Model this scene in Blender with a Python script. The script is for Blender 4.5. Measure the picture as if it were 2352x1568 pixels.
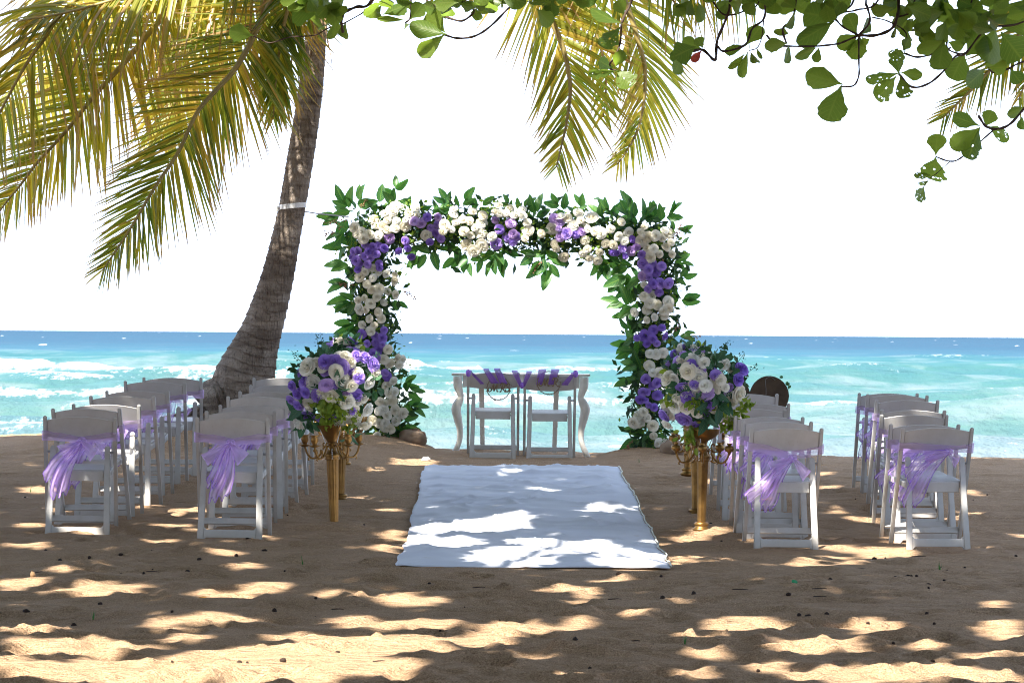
import bpy, bmesh, math, random
import numpy as np
from mathutils import Vector, Matrix, Euler

for o in list(bpy.data.objects): bpy.data.objects.remove(o)
scene = bpy.context.scene
COL = scene.collection
R = math.radians
rnd = random.Random(7)
nrg = np.random.default_rng(11)

# ------------------------------------------------------------------ camera
F = 7840.0            # focal length in units of a 2352 px wide frame
CAMH = 1.37
cam_d = bpy.data.cameras.new('camera'); cam = bpy.data.objects.new('camera', cam_d); COL.objects.link(cam)
cam_d.sensor_width = 36; cam_d.lens = 36 * F / 2352; cam_d.clip_start = .1; cam_d.clip_end = 200000
PITCH = math.atan(17.5 / F); ROLL = R(.414)
CR = Euler((math.pi / 2 - PITCH, 0, 0)).to_matrix() @ Matrix.Rotation(ROLL, 3, 'Z')
cam.matrix_world = Matrix.Translation((0, 0, CAMH)) @ CR.to_4x4()
scene.camera = cam
cam_d.dof.use_dof = True; cam_d.dof.focus_distance = 23.5; cam_d.dof.aperture_fstop = 16

# ------------------------------------------------------------------ light
SUN_EL, SUN_AZ = R(52), R(36)     # azimuth: from straight behind the camera towards its left
SD = Vector((-math.sin(SUN_AZ) * math.cos(SUN_EL), -math.cos(SUN_AZ) * math.cos(SUN_EL), math.sin(SUN_EL)))
world = bpy.data.worlds.new('World'); scene.world = world; world.use_nodes = True
wn = world.node_tree.nodes; wl = world.node_tree.links
bg = wn['Background']
sky = wn.new('ShaderNodeTexSky'); sky.sky_type = 'NISHITA'; sky.sun_disc = False
sky.sun_elevation = SUN_EL; sky.sun_rotation = math.atan2(SD.x, SD.y)
sky.air_density = 1.0; sky.dust_density = 1.0; sky.ozone_density = 1.0; sky.altitude = 0
# a thin bright veil of haze over the whole sky, thickest at the horizon
wtc = wn.new('ShaderNodeTexCoord'); wsx = wn.new('ShaderNodeSeparateXYZ'); wl.new(wtc.outputs['Generated'], wsx.inputs[0])
wr_ = wn.new('ShaderNodeValToRGB'); wr_.color_ramp.elements[0].position = 0; wr_.color_ramp.elements[0].color = (1, 1, 1, 1)
wr_.color_ramp.elements[1].position = .8; wr_.color_ramp.elements[1].color = (.25, .25, .25, 1); wl.new(wsx.outputs[2], wr_.inputs[0])
wv_ = wn.new('ShaderNodeMix'); wv_.data_type = 'RGBA'; wl.new(wr_.outputs[0], wv_.inputs[0]); wl.new(sky.outputs[0], wv_.inputs[6]); wv_.inputs[7].default_value = (5.0, 5.9, 7.7, 1)
wl.new(wv_.outputs[2], bg.inputs[0]); bg.inputs[1].default_value = .100
sun_d = bpy.data.lights.new('sun', 'SUN'); sun_d.energy = 5.0; sun_d.angle = R(.7); sun_d.color = (1, .935, .84)
sun = bpy.data.objects.new('sun', sun_d); COL.objects.link(sun)
sun.rotation_euler = SD.to_track_quat('Z', 'Y').to_euler()
scene.view_settings.view_transform = 'Standard'; scene.view_settings.look = 'None'
scene.view_settings.gamma = 1; scene.view_settings.exposure = 1.95
scene.view_settings.use_curve_mapping = False
scene.cycles.max_bounces = 8; scene.cycles.transparent_max_bounces = 24
scene.cycles.use_denoising = True; scene.cycles.pixel_filter_type = 'BLACKMAN_HARRIS'; scene.cycles.filter_width = 1.05

# ------------------------------------------------------------------ helpers
def P(u, v, Y):
    d = CR @ Vector(((u - 1176) / F, -(v - 784) / F, -1)); t = Y / d.y
    return Vector((d.x * t, Y, CAMH + d.z * t))
def project(x, y, z):          # numpy arrays -> frame pixels
    M = np.array(CR.transposed()); v = np.stack([x, y, z - CAMH]); c = M @ v.reshape(3, -1)
    return (1176 + F * c[0] / -c[2]).reshape(x.shape), (784 - F * c[1] / -c[2]).reshape(x.shape)
def A6(x, y): return 61.2 + x / 3.4145, 826.7 + y / 3.4145
def B2(x, y): return 1592.2 + x / 3.34, 857.3 + y / 3.34
def Z3(x, y): return 1567.7 + x / 3, y / 3
def Z2(x, y): return 784 + x / 3, y / 3
def Z1(x, y): return x / 2.328, y / 2.328
def C4(x, y): return (1150 + x / 2.376) / 1.633, (640 + y / 2.376) / 1.633
def C5(x, y): return (1900 + x / 2.376) / 1.633, (640 + y / 2.376) / 1.633
def C7(x, y): return (1000 + x / 1.96) / 1.633, (1250 + y / 1.96) / 1.633
def C8(x, y): return (2250 + x / 1.7427) / 1.633, (1200 + y / 1.7427) / 1.633

def vnoise(x, y, seed=0):      # value noise in [-1,1]
    x = np.asarray(x, float); y = np.asarray(y, float)
    xi = np.floor(x).astype(np.int64); yi = np.floor(y).astype(np.int64); fx = x - xi; fy = y - yi
    fx = fx * fx * fx * (fx * (fx * 6 - 15) + 10); fy = fy * fy * fy * (fy * (fy * 6 - 15) + 10)
    def h(a, b):
        n = (a * 374761393 + b * 668265263 + seed * 974711) & 0x7fffffff
        n = ((n ^ (n >> 13)) * 1274126177) & 0x7fffffff
        n = ((n ^ (n >> 16)) * 2246822519) & 0x7fffffff
        return (n & 0xffff) / 32767.5 - 1
    return (h(xi, yi) * (1 - fx) + h(xi + 1, yi) * fx) * (1 - fy) + (h(xi, yi + 1) * (1 - fx) + h(xi + 1, yi + 1) * fx) * fy
def fbm(x, y, o=4, seed=0):
    s = 0; a = 1; n = 0
    for i in range(o): s = s + a * vnoise(x * 2 ** i + 17.3 * i, y * 2 ** i - 9.1 * i, seed + i); n += a; a *= .5
    return s / n

def setp(o, label=None, cat=None, group=None, kind=None):
    if label: o['label'] = label
    if cat: o['category'] = cat
    if group: o['group'] = group
    if kind: o['kind'] = kind
    return o
def wloc(o):
    l = Vector((0, 0, 0))
    while o is not None: l = l + o.location; o = o.parent
    return l
def empty(name, loc, rz=0, **k):
    o = bpy.data.objects.new(name, None); o.empty_display_size = .1; COL.objects.link(o)
    o.location = loc; o.rotation_euler.z = rz
    return setp(o, **k)

class MB:
    """collects geometry that becomes one mesh object"""
    def __init__(s): s.v = []; s.f = []; s.uv = []; s.r = []; s.cur = 0.
    def add(s, vs, fs, uvs=None):
        b = len(s.v); s.v += [tuple(p) for p in vs]; s.f += [tuple(i + b for i in f) for f in fs]
        s.uv += list(uvs) if uvs is not None else [(0, 0)] * len(vs); s.r += [s.cur] * len(vs)
    def grid(s, rows, closed=False, uvs=None):
        n = len(rows[0]); m = len(rows); vs = [p for r_ in rows for p in r_]; fs = []
        for i in range(m - 1):
            for j in range(n if closed else n - 1):
                k = (j + 1) % n; fs.append((i * n + j, i * n + k, (i + 1) * n + k, (i + 1) * n + j))
        if uvs is None: uvs = [(j / max(1, n - 1), i / max(1, m - 1)) for i in range(m) for j in range(n)]
        s.add(vs, fs, uvs)
    def tube(s, pts, rad, n=8, cap=True):
        pts = [Vector(p) for p in pts]; rows = []; up = None
        if not hasattr(rad, '__len__'): rad = [rad] * len(pts)
        for i, p in enumerate(pts):
            t = (pts[min(i + 1, len(pts) - 1)] - pts[max(i - 1, 0)]).normalized()
            if up is None: up = Vector((0, 0, 1)) if abs(t.z) < .9 else Vector((1, 0, 0))
            a = t.cross(up)
            a = a.normalized() if a.length > 1e-5 else t.orthogonal().normalized(); b = a.cross(t).normalized(); up = b
            rows.append([p + (a * math.cos(2 * math.pi * k / n) + b * math.sin(2 * math.pi * k / n)) * rad[i] for k in range(n)])
        b0 = len(s.v); s.grid(rows, True)
        if cap:
            m = len(rows); s.f.append(tuple(b0 + k for k in range(n))[::-1]); s.f.append(tuple(b0 + (m - 1) * n + k for k in range(n)))
    def lathe(s, prof, c=(0, 0, 0), n=20, flute=0):
        c = Vector(c); rows = []
        for r_, z in prof:
            rows.append([c + Vector(((r_ * (1 - flute * (k % 2))) * math.cos(2 * math.pi * k / n), (r_ * (1 - flute * (k % 2))) * math.sin(2 * math.pi * k / n), z)) for k in range(n)])
        s.grid(rows, True)
        m = len(rows); b = len(s.v) - m * n
        s.f.append(tuple(b + k for k in range(n))[::-1]); s.f.append(tuple(b + (m - 1) * n + k for k in range(n)))
    def prism(s, poly, fn, t):
        """extrude a 2-D polygon: fn(a, b, w) -> point, w in {-t/2, t/2}"""
        n = len(poly); vs = [fn(a, b, -t / 2) for a, b in poly] + [fn(a, b, t / 2) for a, b in poly]
        fs = [tuple(range(n))[::-1], tuple(range(n, 2 * n))] + [(i, (i + 1) % n, n + (i + 1) % n, n + i) for i in range(n)]
        s.add(vs, fs)
    def box(s, c, sz, rot=None):
        x, y, z = [q / 2 for q in sz]; M = rot or Matrix.Identity(3); c = Vector(c)
        vs = [c + M @ Vector((a * x, b * y, d * z)) for a in (-1, 1) for b in (-1, 1) for d in (-1, 1)]
        s.add(vs, [(0, 1, 3, 2), (4, 6, 7, 5), (0, 4, 5, 1), (2, 3, 7, 6), (0, 2, 6, 4), (1, 5, 7, 3)])
    def mesh(s, name, mat, off=None, bevel=0, smooth=False, seg=1):
        me = bpy.data.meshes.new(name); v = s.v
        if off is not None and off.length > 0: v = [(a - off.x, b - off.y, c - off.z) for a, b, c in v]
        me.from_pydata(v, [], s.f)
        if any(u != (0, 0) for u in s.uv):
            uvl = me.uv_layers.new(name='UVMap'); idx = np.empty(len(me.loops), np.int32); me.loops.foreach_get('vertex_index', idx)
            uvl.data.foreach_set('uv', np.asarray(s.uv, np.float32)[idx].ravel())
        if any(s.r):
            at = me.attributes.new('rnd', 'FLOAT', 'POINT'); at.data.foreach_set('value', np.asarray(s.r, np.float32))
        bm = bmesh.new(); bm.from_mesh(me)
        if bevel:
            ed = [e for e in bm.edges if len(e.link_faces) == 2 and e.calc_face_angle(0) > .5]
            bmesh.ops.bevel(bm, geom=ed, offset=bevel, segments=seg, affect='EDGES', clamp_overlap=True)
        bmesh.ops.recalc_face_normals(bm, faces=bm.faces) if bevel else None
        bm.to_mesh(me); bm.free()
        if smooth: me.polygons.foreach_set('use_smooth', [True] * len(me.polygons))
        if mat: me.materials.append(mat)
        return me
    def obj(s, name, mat, parent=None, bevel=0, smooth=False, world=False, seg=1, **k):
        off = wloc(parent) if (world and parent is not None) else None
        return inst(name, s.mesh(name, mat, off, bevel, smooth, seg), parent, **k)
def inst(name, me, parent=None, mw=None, **k):
    o = bpy.data.objects.new(name, me); COL.objects.link(o)
    if parent is not None: o.parent = parent
    if mw is not None: o.matrix_basis = mw
    return setp(o, **k)
def np_mesh(name, verts, faces, mat, smooth=True, attrs=None):
    verts = np.asarray(verts, np.float32).reshape(-1, 3); faces = np.asarray(faces, np.int32); k = faces.shape[1]
    me = bpy.data.meshes.new(name); me.vertices.add(len(verts)); me.vertices.foreach_set('co', verts.ravel())
    me.loops.add(faces.size); me.loops.foreach_set('vertex_index', faces.ravel())
    me.polygons.add(len(faces)); me.polygons.foreach_set('loop_start', np.arange(0, faces.size, k, dtype=np.int32))
    me.polygons.foreach_set('loop_total', np.full(len(faces), k, np.int32))
    if smooth: me.polygons.foreach_set('use_smooth', np.ones(len(faces), bool))
    for n, a in (attrs or {}).items():
        at = me.attributes.new(n, 'FLOAT', 'POINT'); at.data.foreach_set('value', np.asarray(a, np.float32).ravel())
    me.update(calc_edges=True); me.validate()
    if mat: me.materials.append(mat)
    return me
def grid_faces(m, n):
    i = np.arange(m - 1)[:, None] * n + np.arange(n - 1)[None, :]
    return np.stack([i, i + 1, i + n + 1, i + n], -1).reshape(-1, 4)
def smooth_path(pts, per=6):
    """Catmull-Rom through the points"""
    pts = [Vector(p) for p in pts]; out = []
    q = [pts[0] * 2 - pts[1]] + pts + [pts[-1] * 2 - pts[-2]]
    for i in range(1, len(q) - 2):
        for k in range(per):
            t = k / per; a, b, c, d = q[i - 1], q[i], q[i + 1], q[i + 2]
            out.append(.5 * ((2 * b) + (c - a) * t + (2 * a - 5 * b + 4 * c - d) * t * t + (3 * b - a - 3 * c + d) * t ** 3))
    out.append(pts[-1]); return out

# ------------------------------------------------------------------ materials
class N:
    def __init__(s, name):
        s.m = bpy.data.materials.new(name); s.m.use_nodes = True; s.t = s.m.node_tree; s.t.nodes.clear()
        s.out = s.t.nodes.new('ShaderNodeOutputMaterial')
    def n(s, kind, **kw):
        nd = s.t.nodes.new('ShaderNode' + kind)
        for k, v in kw.items():
            if k.startswith('_'):
                key = k[1:]; key = int(key) if key.isdigit() else key
                s.put(nd.inputs[key], v)
            else: setattr(nd, k, v)
        return nd
    def put(s, sock, v):
        if isinstance(v, bpy.types.NodeSocket): s.t.links.new(v, sock)
        elif isinstance(v, bpy.types.Node): s.t.links.new(v.outputs[0], sock)
        elif hasattr(v, '__len__') and sock.type == 'RGBA' and len(v) == 3: sock.default_value = (*v, 1)
        else: sock.default_value = v
    def ramp(s, fac, stops, interp='LINEAR'):
        r_ = s.t.nodes.new('ShaderNodeValToRGB'); r_.color_ramp.interpolation = interp; e = r_.color_ramp.elements
        while len(e) < len(stops): e.new(.5)
        for el, (p, c) in zip(e, stops): el.position = p; el.color = (*c, 1) if hasattr(c, '__len__') else (c, c, c, 1)
        s.put(r_.inputs[0], fac); return r_.outputs[0]
    def mix(s, f, a, b, blend='MIX'):
        m = s.t.nodes.new('ShaderNodeMix'); m.data_type = 'RGBA'; m.blend_type = blend
        s.put(m.inputs[0], f); s.put(m.inputs[6], a); s.put(m.inputs[7], b); return m.outputs[2]
    def math(s, op, a, b=0., clamp=False):
        m = s.t.nodes.new('ShaderNodeMath'); m.operation = op; m.use_clamp = clamp; s.put(m.inputs[0], a); s.put(m.inputs[1], b); return m.outputs[0]
    def noise(s, scale, detail=3, vec=None, rough=.5, dist=0):
        nd = s.n('TexNoise', _Scale=scale, _Detail=detail, _Roughness=rough, _Distortion=dist)
        if vec is not None: s.put(nd.inputs['Vector'], vec)
        return nd.outputs[0]
    def pos(s): return s.n('NewGeometry').outputs['Position']
    def objc(s): return s.n('TexCoord').outputs['Object']
    def scaled(s, vec, sc):
        m = s.n('Mapping'); s.put(m.inputs[0], vec); m.inputs['Scale'].default_value = sc; return m.outputs[0]
    def bump(s, h, strength=.3, dist=.01, normal=None):
        b = s.n('Bump', _Strength=strength, _Distance=dist); s.put(b.inputs['Height'], h)
        if normal is not None: s.put(b.inputs['Normal'], normal)
        return b.outputs[0]
    def bsdf(s, color, rough=.5, metal=0, spec=.5, normal=None, **kw):
        b = s.n('BsdfPrincipled'); s.put(b.inputs['Base Color'], color); s.put(b.inputs['Roughness'], rough); s.put(b.inputs['Metallic'], metal)
        s.put(b.inputs['Specular IOR Level'], spec)
        if normal is not None: s.put(b.inputs['Normal'], normal)
        for k, v in kw.items(): s.put(b.inputs[k.replace('_', ' ')], v)
        return b
    def leafy(s, color, tcolor, tfac=.35, rough=.45, spec=.4, normal=None):
        b = s.bsdf(color, rough, 0, spec, normal); t = s.n('BsdfTranslucent'); s.put(t.inputs[0], tcolor)
        m = s.n('MixShader'); s.put(m.inputs[0], tfac); s.t.links.new(b.outputs[0], m.inputs[1]); s.t.links.new(t.outputs[0], m.inputs[2]); return m
    def done(s, sh): s.t.links.new(sh.outputs[0], s.out.inputs[0]); return s.m

def rand(n): return n.n('ObjectInfo').outputs['Random']
def islandrnd(n): return n.n('NewGeometry').outputs['Random Per Island']
M = {}
n = N('sand'); p = n.pos()
base = n.ramp(n.noise(.9, 5, p, .6), [(.3, (.35, .215, .12)), (.55, (.48, .31, .18)), (.75, (.56, .38, .235))])
gr = n.noise(140, 2, p, .7); stk = n.noise(1., 5, n.scaled(p, (1.1, 7., 1)), .65); base = n.mix(n.ramp(stk, [(.34, .5), (.50, 0.)]), base, (.21, .135, .08)); base = n.mix(n.ramp(stk, [(.54, 0.), (.70, .45)]), base, (.60, .45, .31))  # streaks paint the small shadows of raked sand into the colour
base = n.mix(.7, base, n.ramp(gr, [(.3, (.15, .09, .05)), (.5, (.47, .305, .18)), (.72, (.75, .54, .36))]))
vr = n.n('TexVoronoi', _Scale=26.); n.put(vr.inputs['Vector'], p)
speck = n.ramp(vr.outputs['Distance'], [(.05, 1.), (.11, 0.)]); pick = n.ramp(n.n('SeparateColor', _0=vr.outputs['Color']).outputs[0], [(.90, 0.), (.91, 1.)], 'CONSTANT')
base = n.mix(n.math('MULTIPLY', speck, pick), base, (.05, .035, .025))
pick2 = n.ramp(n.n('SeparateColor', _0=vr.outputs['Color']).outputs[1], [(.95, 0.), (.96, 1.)], 'CONSTANT')
base = n.mix(n.math('MULTIPLY', n.math('MULTIPLY', speck, pick2), .8), base, (.75, .68, .58))
hgt = n.math('ADD', n.math('ADD', n.math('MULTIPLY', n.noise(9, 6, n.scaled(p, (.6, 1.3, 1)), .7), 1.), n.math('MULTIPLY', n.noise(3.2, 5, n.scaled(p, (.5, 2.2, 1)), .7), 1.6)), n.math('MULTIPLY', n.math('ADD', n.math('MULTIPLY', gr, .5), n.noise(34, 4, n.scaled(p, (.5, 1.2, 1)), .7)), .3))
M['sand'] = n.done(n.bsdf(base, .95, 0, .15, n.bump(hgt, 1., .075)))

def plain(name, col, rough=.5, metal=0, spec=.5, var=.12, scale=8, bump=0, bscale=60):
    n = N(name); p = n.objc(); c2 = tuple(q * (1 - var) for q in col)
    c = n.mix(n.ramp(n.noise(scale, 4, p, .6), [(.35, 0.), (.65, 1.)]), col, c2)
    nm = n.bump(n.noise(bscale, 3, p), bump, .004) if bump else None
    return n.done(n.bsdf(c, rough, metal, spec, nm))
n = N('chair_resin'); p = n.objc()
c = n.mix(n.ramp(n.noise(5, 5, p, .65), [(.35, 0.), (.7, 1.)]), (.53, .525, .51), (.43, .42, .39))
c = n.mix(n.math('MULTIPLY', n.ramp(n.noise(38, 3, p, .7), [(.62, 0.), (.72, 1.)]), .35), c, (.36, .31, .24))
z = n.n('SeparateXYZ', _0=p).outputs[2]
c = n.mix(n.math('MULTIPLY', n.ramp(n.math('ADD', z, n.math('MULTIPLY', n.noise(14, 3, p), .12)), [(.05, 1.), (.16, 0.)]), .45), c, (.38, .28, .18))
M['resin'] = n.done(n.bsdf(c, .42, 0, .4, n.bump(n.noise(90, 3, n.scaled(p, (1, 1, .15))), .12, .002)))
M['steel'] = plain('steel', (.45, .45, .47), .35, 1.0)
M['table_white'] = plain('painted_wood', (.74, .72, .67), .45, 0, .4, .18, 9, .15)
M['cloth_white'] = None
n = N('runner_cloth'); p = n.pos()
c = n.mix(n.ramp(n.noise(2.2, 5, p, .6), [(.4, 0.), (.75, 1.)]), (.82, .85, .93), (.74, .77, .87))
st = n.ramp(n.noise(3.1, 4, p, .6), [(.68, 0.), (.74, .6)]); c = n.mix(n.math('MULTIPLY', st, .5), c, (.5, .4, .3))
M['cloth'] = n.done(n.leafy(c, (.7, .7, .72), .15, .85, .15, n.bump(n.noise(160, 2, p), .15, .002)))
M['hem'] = plain('hem_cloth', (.70, .72, .62), .85, 0, .1, .15, 12)

n = N('organza'); f_ = n.n('LayerWeight', _Blend=.35).outputs['Facing']; p = n.objc()
col = n.mix(n.noise(14, 3, p), (.66, .47, .88), (.78, .61, .95))
d = n.n('BsdfDiffuse'); n.put(d.inputs[0], col); t = n.n('BsdfTranslucent'); n.put(t.inputs[0], col)
m1 = n.n('MixShader', _0=.5); n.t.links.new(d.outputs[0], m1.inputs[1]); n.t.links.new(t.outputs[0], m1.inputs[2])
tr = n.n('BsdfTransparent'); m2 = n.n('MixShader'); n.put(m2.inputs[0], n.math('ADD', n.math('MULTIPLY', f_, .6), .33, True))
n.t.links.new(tr.outputs[0], m2.inputs[1]); n.t.links.new(m1.outputs[0], m2.inputs[2]); M['organza'] = n.done(m2)
n = N('tulle'); p = n.objc(); col = n.mix(n.noise(40, 2, n.scaled(p, (1, 1, .2))), (.26, .12, .62), (.40, .23, .74))
d = n.n('BsdfDiffuse'); n.put(d.inputs[0], col); tr = n.n('BsdfTransparent'); m2 = n.n('MixShader', _0=.86)
n.t.links.new(tr.outputs[0], m2.inputs[1]); n.t.links.new(d.outputs[0], m2.inputs[2]); M['tulle'] = n.done(m2)

def rose_mat(name, a, b, tr):
    n = N(name); r_ = rand(n); uv = n.n('UVMap').outputs[0]; v = n.n('SeparateXYZ', _0=uv).outputs[1]
    c = n.mix(r_, a, b); c = n.mix(n.ramp(v, [(0., .55), (.55, 0.)]), c, tr)
    return n.done(n.leafy(c, c, .3, .6, .25))
M['rose_white'] = rose_mat('white_petals', (.86, .86, .81), (.83, .79, .66), (.68, .69, .42))
M['rose_purple'] = rose_mat('purple_petals', (.30, .19, .68), (.46, .33, .76), (.15, .07, .42))
M['rose_lilac'] = rose_mat('lilac_petals', (.62, .46, .80), (.54, .37, .74), (.36, .2, .55))

def leaf_mat(name, a, b, ta, rib, tfac, spec=.45, rough=.38, spots=False):
    n = N(name); r_ = rand(n); uv = n.n('UVMap').outputs[0]; sx = n.n('SeparateXYZ', _0=uv); u = sx.outputs[0]; v = sx.outputs[1]
    c = n.mix(r_, a, b)
    mid = n.math('ABSOLUTE', n.math('SUBTRACT', u, .5)); ribm = n.ramp(mid, [(.0, 1.), (.06, 0.)])
    side = n.n('TexWave', wave_type='BANDS', bands_direction='Y', _Scale=2.6)
    cv = n.n('CombineXYZ'); n.put(cv.inputs[1], n.math('SUBTRACT', n.math('MULTIPLY', v, 1.), n.math('MULTIPLY', mid, .55))); n.put(side.inputs['Vector'], cv)
    sv = n.ramp(side.outputs[0], [(.86, 0.), (.97, .6)])
    vein = n.math('MAXIMUM', ribm, sv); c = n.mix(n.math('MULTIPLY', vein, .7), c, rib)
    if spots: c = n.mix(n.math('MULTIPLY', n.ramp(n.noise(30, 3, n.objc(), .6), [(.6, 0.), (.68, 1.)]), .6), c, (.10, .06, .02))
    t = n.mix(.5, ta, n.mix(1., c, (2.2, 2.4, 1.2), 'MULTIPLY'))
    return n.done(n.leafy(c, t, tfac, rough, spec, n.bump(sv, .2, .003)))
M['arch_leaf'] = leaf_mat('arch_leaf', (.012, .065, .028), (.06, .16, .04), (.10, .32, .05), (.20, .33, .06), .36)
M['bouquet_leaf'] = leaf_mat('eucalyptus_leaf', (.05, .12, .085), (.035, .10, .05), (.10, .28, .10), (.14, .22, .12), .25, .2, .6)
M['box_leaf'] = leaf_mat('boxwood_leaf', (.09, .18, .025), (.22, .28, .03), (.35, .42, .05), (.3, .34, .08), .35, .3, .5)
M['almond_leaf'] = leaf_mat('almond_leaf', (.035, .09, .022), (.13, .19, .028), (.32, .45, .06), (.16, .21, .05), .55, .45, .35, True)
n = N('canopy_leaf'); M['canopy'] = n.done(n.leafy((.05, .11, .025), (.10, .20, .03), .2, .5, .3))
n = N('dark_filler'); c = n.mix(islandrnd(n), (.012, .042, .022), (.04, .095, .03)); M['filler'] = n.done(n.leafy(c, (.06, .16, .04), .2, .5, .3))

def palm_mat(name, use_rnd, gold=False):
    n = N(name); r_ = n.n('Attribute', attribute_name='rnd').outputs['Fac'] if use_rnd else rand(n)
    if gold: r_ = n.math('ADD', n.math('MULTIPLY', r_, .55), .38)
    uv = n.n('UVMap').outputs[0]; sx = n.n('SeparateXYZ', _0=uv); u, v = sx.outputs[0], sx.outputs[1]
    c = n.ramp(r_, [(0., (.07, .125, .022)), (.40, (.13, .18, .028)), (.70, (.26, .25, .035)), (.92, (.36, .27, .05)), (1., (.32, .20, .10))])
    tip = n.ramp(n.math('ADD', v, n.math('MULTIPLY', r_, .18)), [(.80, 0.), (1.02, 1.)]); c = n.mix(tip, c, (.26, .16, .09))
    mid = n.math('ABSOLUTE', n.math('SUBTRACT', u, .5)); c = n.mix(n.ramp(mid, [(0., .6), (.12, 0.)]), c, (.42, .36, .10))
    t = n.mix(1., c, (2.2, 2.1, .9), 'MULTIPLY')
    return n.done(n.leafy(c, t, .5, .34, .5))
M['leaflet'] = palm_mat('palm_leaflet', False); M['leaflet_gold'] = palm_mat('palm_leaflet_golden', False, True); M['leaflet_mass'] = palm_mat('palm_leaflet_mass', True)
M['rachis'] = plain('palm_rachis', (.34, .27, .09), .5, 0, .4, .35, 5)
M['dry_frond'] = plain('dry_frond', (.30, .21, .13), .8, 0, .2, .3, 20)

n = N('palm_bark'); p = n.objc(); uv = n.n('UVMap').outputs[0]; v = n.n('SeparateXYZ', _0=uv).outputs[1]
c = n.ramp(n.noise(6, 6, n.scaled(p, (1, 1, .6)), .7), [(.3, (.17, .135, .11)), (.5, (.30, .25, .205)), (.7, (.46, .40, .34))])
bd = n.noise(1., 3, n.scaled(p, (1.5, 1.5, 11)), .6); c = n.mix(n.ramp(bd, [(.40, .55), (.52, 0.)]), c, (.10, .07, .05)); c = n.mix(n.ramp(bd, [(.58, 0.), (.68, .5)]), c, (.48, .40, .32))
fine = n.noise(40, 5, n.scaled(p, (1.6, 1.6, .22)), .7); c = n.mix(n.ramp(fine, [(.52, 0.), (.68, .8)]), c, (.07, .05, .04))
li = n.ramp(n.noise(2.6, 4, p, .6), [(.60, 0.), (.70, .6)]); c = n.mix(n.math('MULTIPLY', li, n.ramp(n.noise(34, 3, p), [(.42, 0.), (.6, 1.)])), c, (.52, .50, .46))
M['bark'] = n.done(n.bsdf(c, .9, 0, .2, n.bump(n.math('ADD', fine, n.math('MULTIPLY', bd, .8)), 1., .05)))
M['twig'] = plain('twig_bark', (.075, .05, .04), .8, 0, .2, .35, 30, .4)
M['limb'] = plain('limb_bark', (.16, .12, .09), .9, 0, .2, .35, 6, .5, 20)
n = N('brass'); p = n.objc(); c = n.mix(n.ramp(n.noise(7, 5, p, .65), [(.35, 0.), (.7, 1.)]), (.32, .18, .052), (.16, .088, .03))
M['brass'] = n.done(n.bsdf(c, n.ramp(n.noise(12, 3, p), [(.3, .32), (.7, .55)]), .85, .5))
n = N('crystal'); M['crystal'] = n.done(n.bsdf((.95, .95, .97), .05, 0, .6, Transmission_Weight=.85, IOR=1.5))
M['board'] = plain('heart_board', (.085, .06, .04), .75, 0, .25, .35, 10, .3)
M['sign_wood'] = plain('sign_wood', (.22, .16, .10), .6, 0, .3, .3, 40)
M['strap'] = plain('strap_web', (.78, .80, .82), .7, 0, .2)
M['rope'] = plain('rope', (.30, .30, .32), .8)
M['pvc'] = plain('pvc', (.55, .56, .57), .45)
M['rock'] = plain('rock', (.30, .22, .16), .95, 0, .15, .35, 7, .8, 18)
M['seed'] = plain('seed', (.045, .028, .02), .8, 0, .2, .4, 30)
M['grass'] = plain('grass', (.07, .22, .03), .5)
M['cap_green'] = plain('cap_green', (.02, .26, .09), .4)
M['orange'] = plain('orange_leaf', (.65, .30, .05), .6)
M['brownfruit'] = plain('brown_fruit', (.30, .19, .10), .7, 0, .2, .3, 30, .4)
M['paper'] = plain('paper', (.78, .77, .74), .8)
M['berry'] = plain('berry', (.25, .11, .06), .6)
M['redleaf'] = plain('red_leaf', (.55, .09, .07), .5)
# ------------------------------------------------------------------ ground
def gbase(x, Y):
    x = np.asarray(x, float); Y = np.asarray(Y, float)
    z = np.interp(Y, [0, 19.3, 21.8, 26.8, 28.6, 31.0, 32.2, 34, 38, 46, 60, 90, 130, 200], [0, 0, .022, .20, .25, .275, .265, .12, -.45, -1.0, -1.5, -2.4, -3.5, -6])
    z = z - .0085 * np.clip(x, -6, 6) * np.clip((Y - 16) / 5, 0, 1) * np.clip((40 - Y) / 6, 0, 1)
    z = z + .07 * np.clip((-x - 2.2) / 2, 0, 1) * np.clip((Y - 27) / 3, 0, 1) * np.clip((38 - Y) / 5, 0, 1)
    z = z + .40 * np.exp(-(((x + 2.5) / 1.05) ** 2 + ((Y - 30.2) / 1.5) ** 2))
    return z
def relief(x, Y):
    x = np.asarray(x, float); Y = np.asarray(Y, float)
    r_ = .045 * fbm(x * .45, Y * .5, 3, 3) + .020 * fbm(x * 1.3, Y * 2.6, 4, 9) + .034 * np.abs(fbm(x * .7, Y * 3.6, 4, 21)) + .017 * fbm(x * 3.2, Y * 5.5, 4, 33)
    return r_ * np.clip((34 - Y) / 3, 0, 1)
# runner outline in the world (near edge / far edge)
def ground_hit(u, v):
    d = CR @ Vector(((u - 1176) / F, -(v - 784) / F, -1)); d = d / d.y; Y = 14.
    for _ in range(400):
        if CAMH + d.z * Y <= float(gbase(d.x * Y, Y)): break
        Y += .05
    return Vector((d.x * Y, Y, float(gbase(d.x * Y, Y))))
RC = [ground_hit(911, 1306), ground_hit(1544, 1312), ground_hit(1418, 1075), ground_hit(975, 1073)]
RY0 = (RC[0].y + RC[1].y) / 2; RY1 = (RC[2].y + RC[3].y) / 2
def runner_mask(x, Y):
    t = (Y - RY0) / (RY1 - RY0); xl = RC[0].x + (RC[3].x - RC[0].x) * t; xr = RC[1].x + (RC[2].x - RC[1].x) * t
    a = np.minimum(np.minimum(x - xl, xr - x), np.minimum(Y - RY0, RY1 - Y))
    return np.clip(a / .15 + .7, 0, 1)
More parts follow.
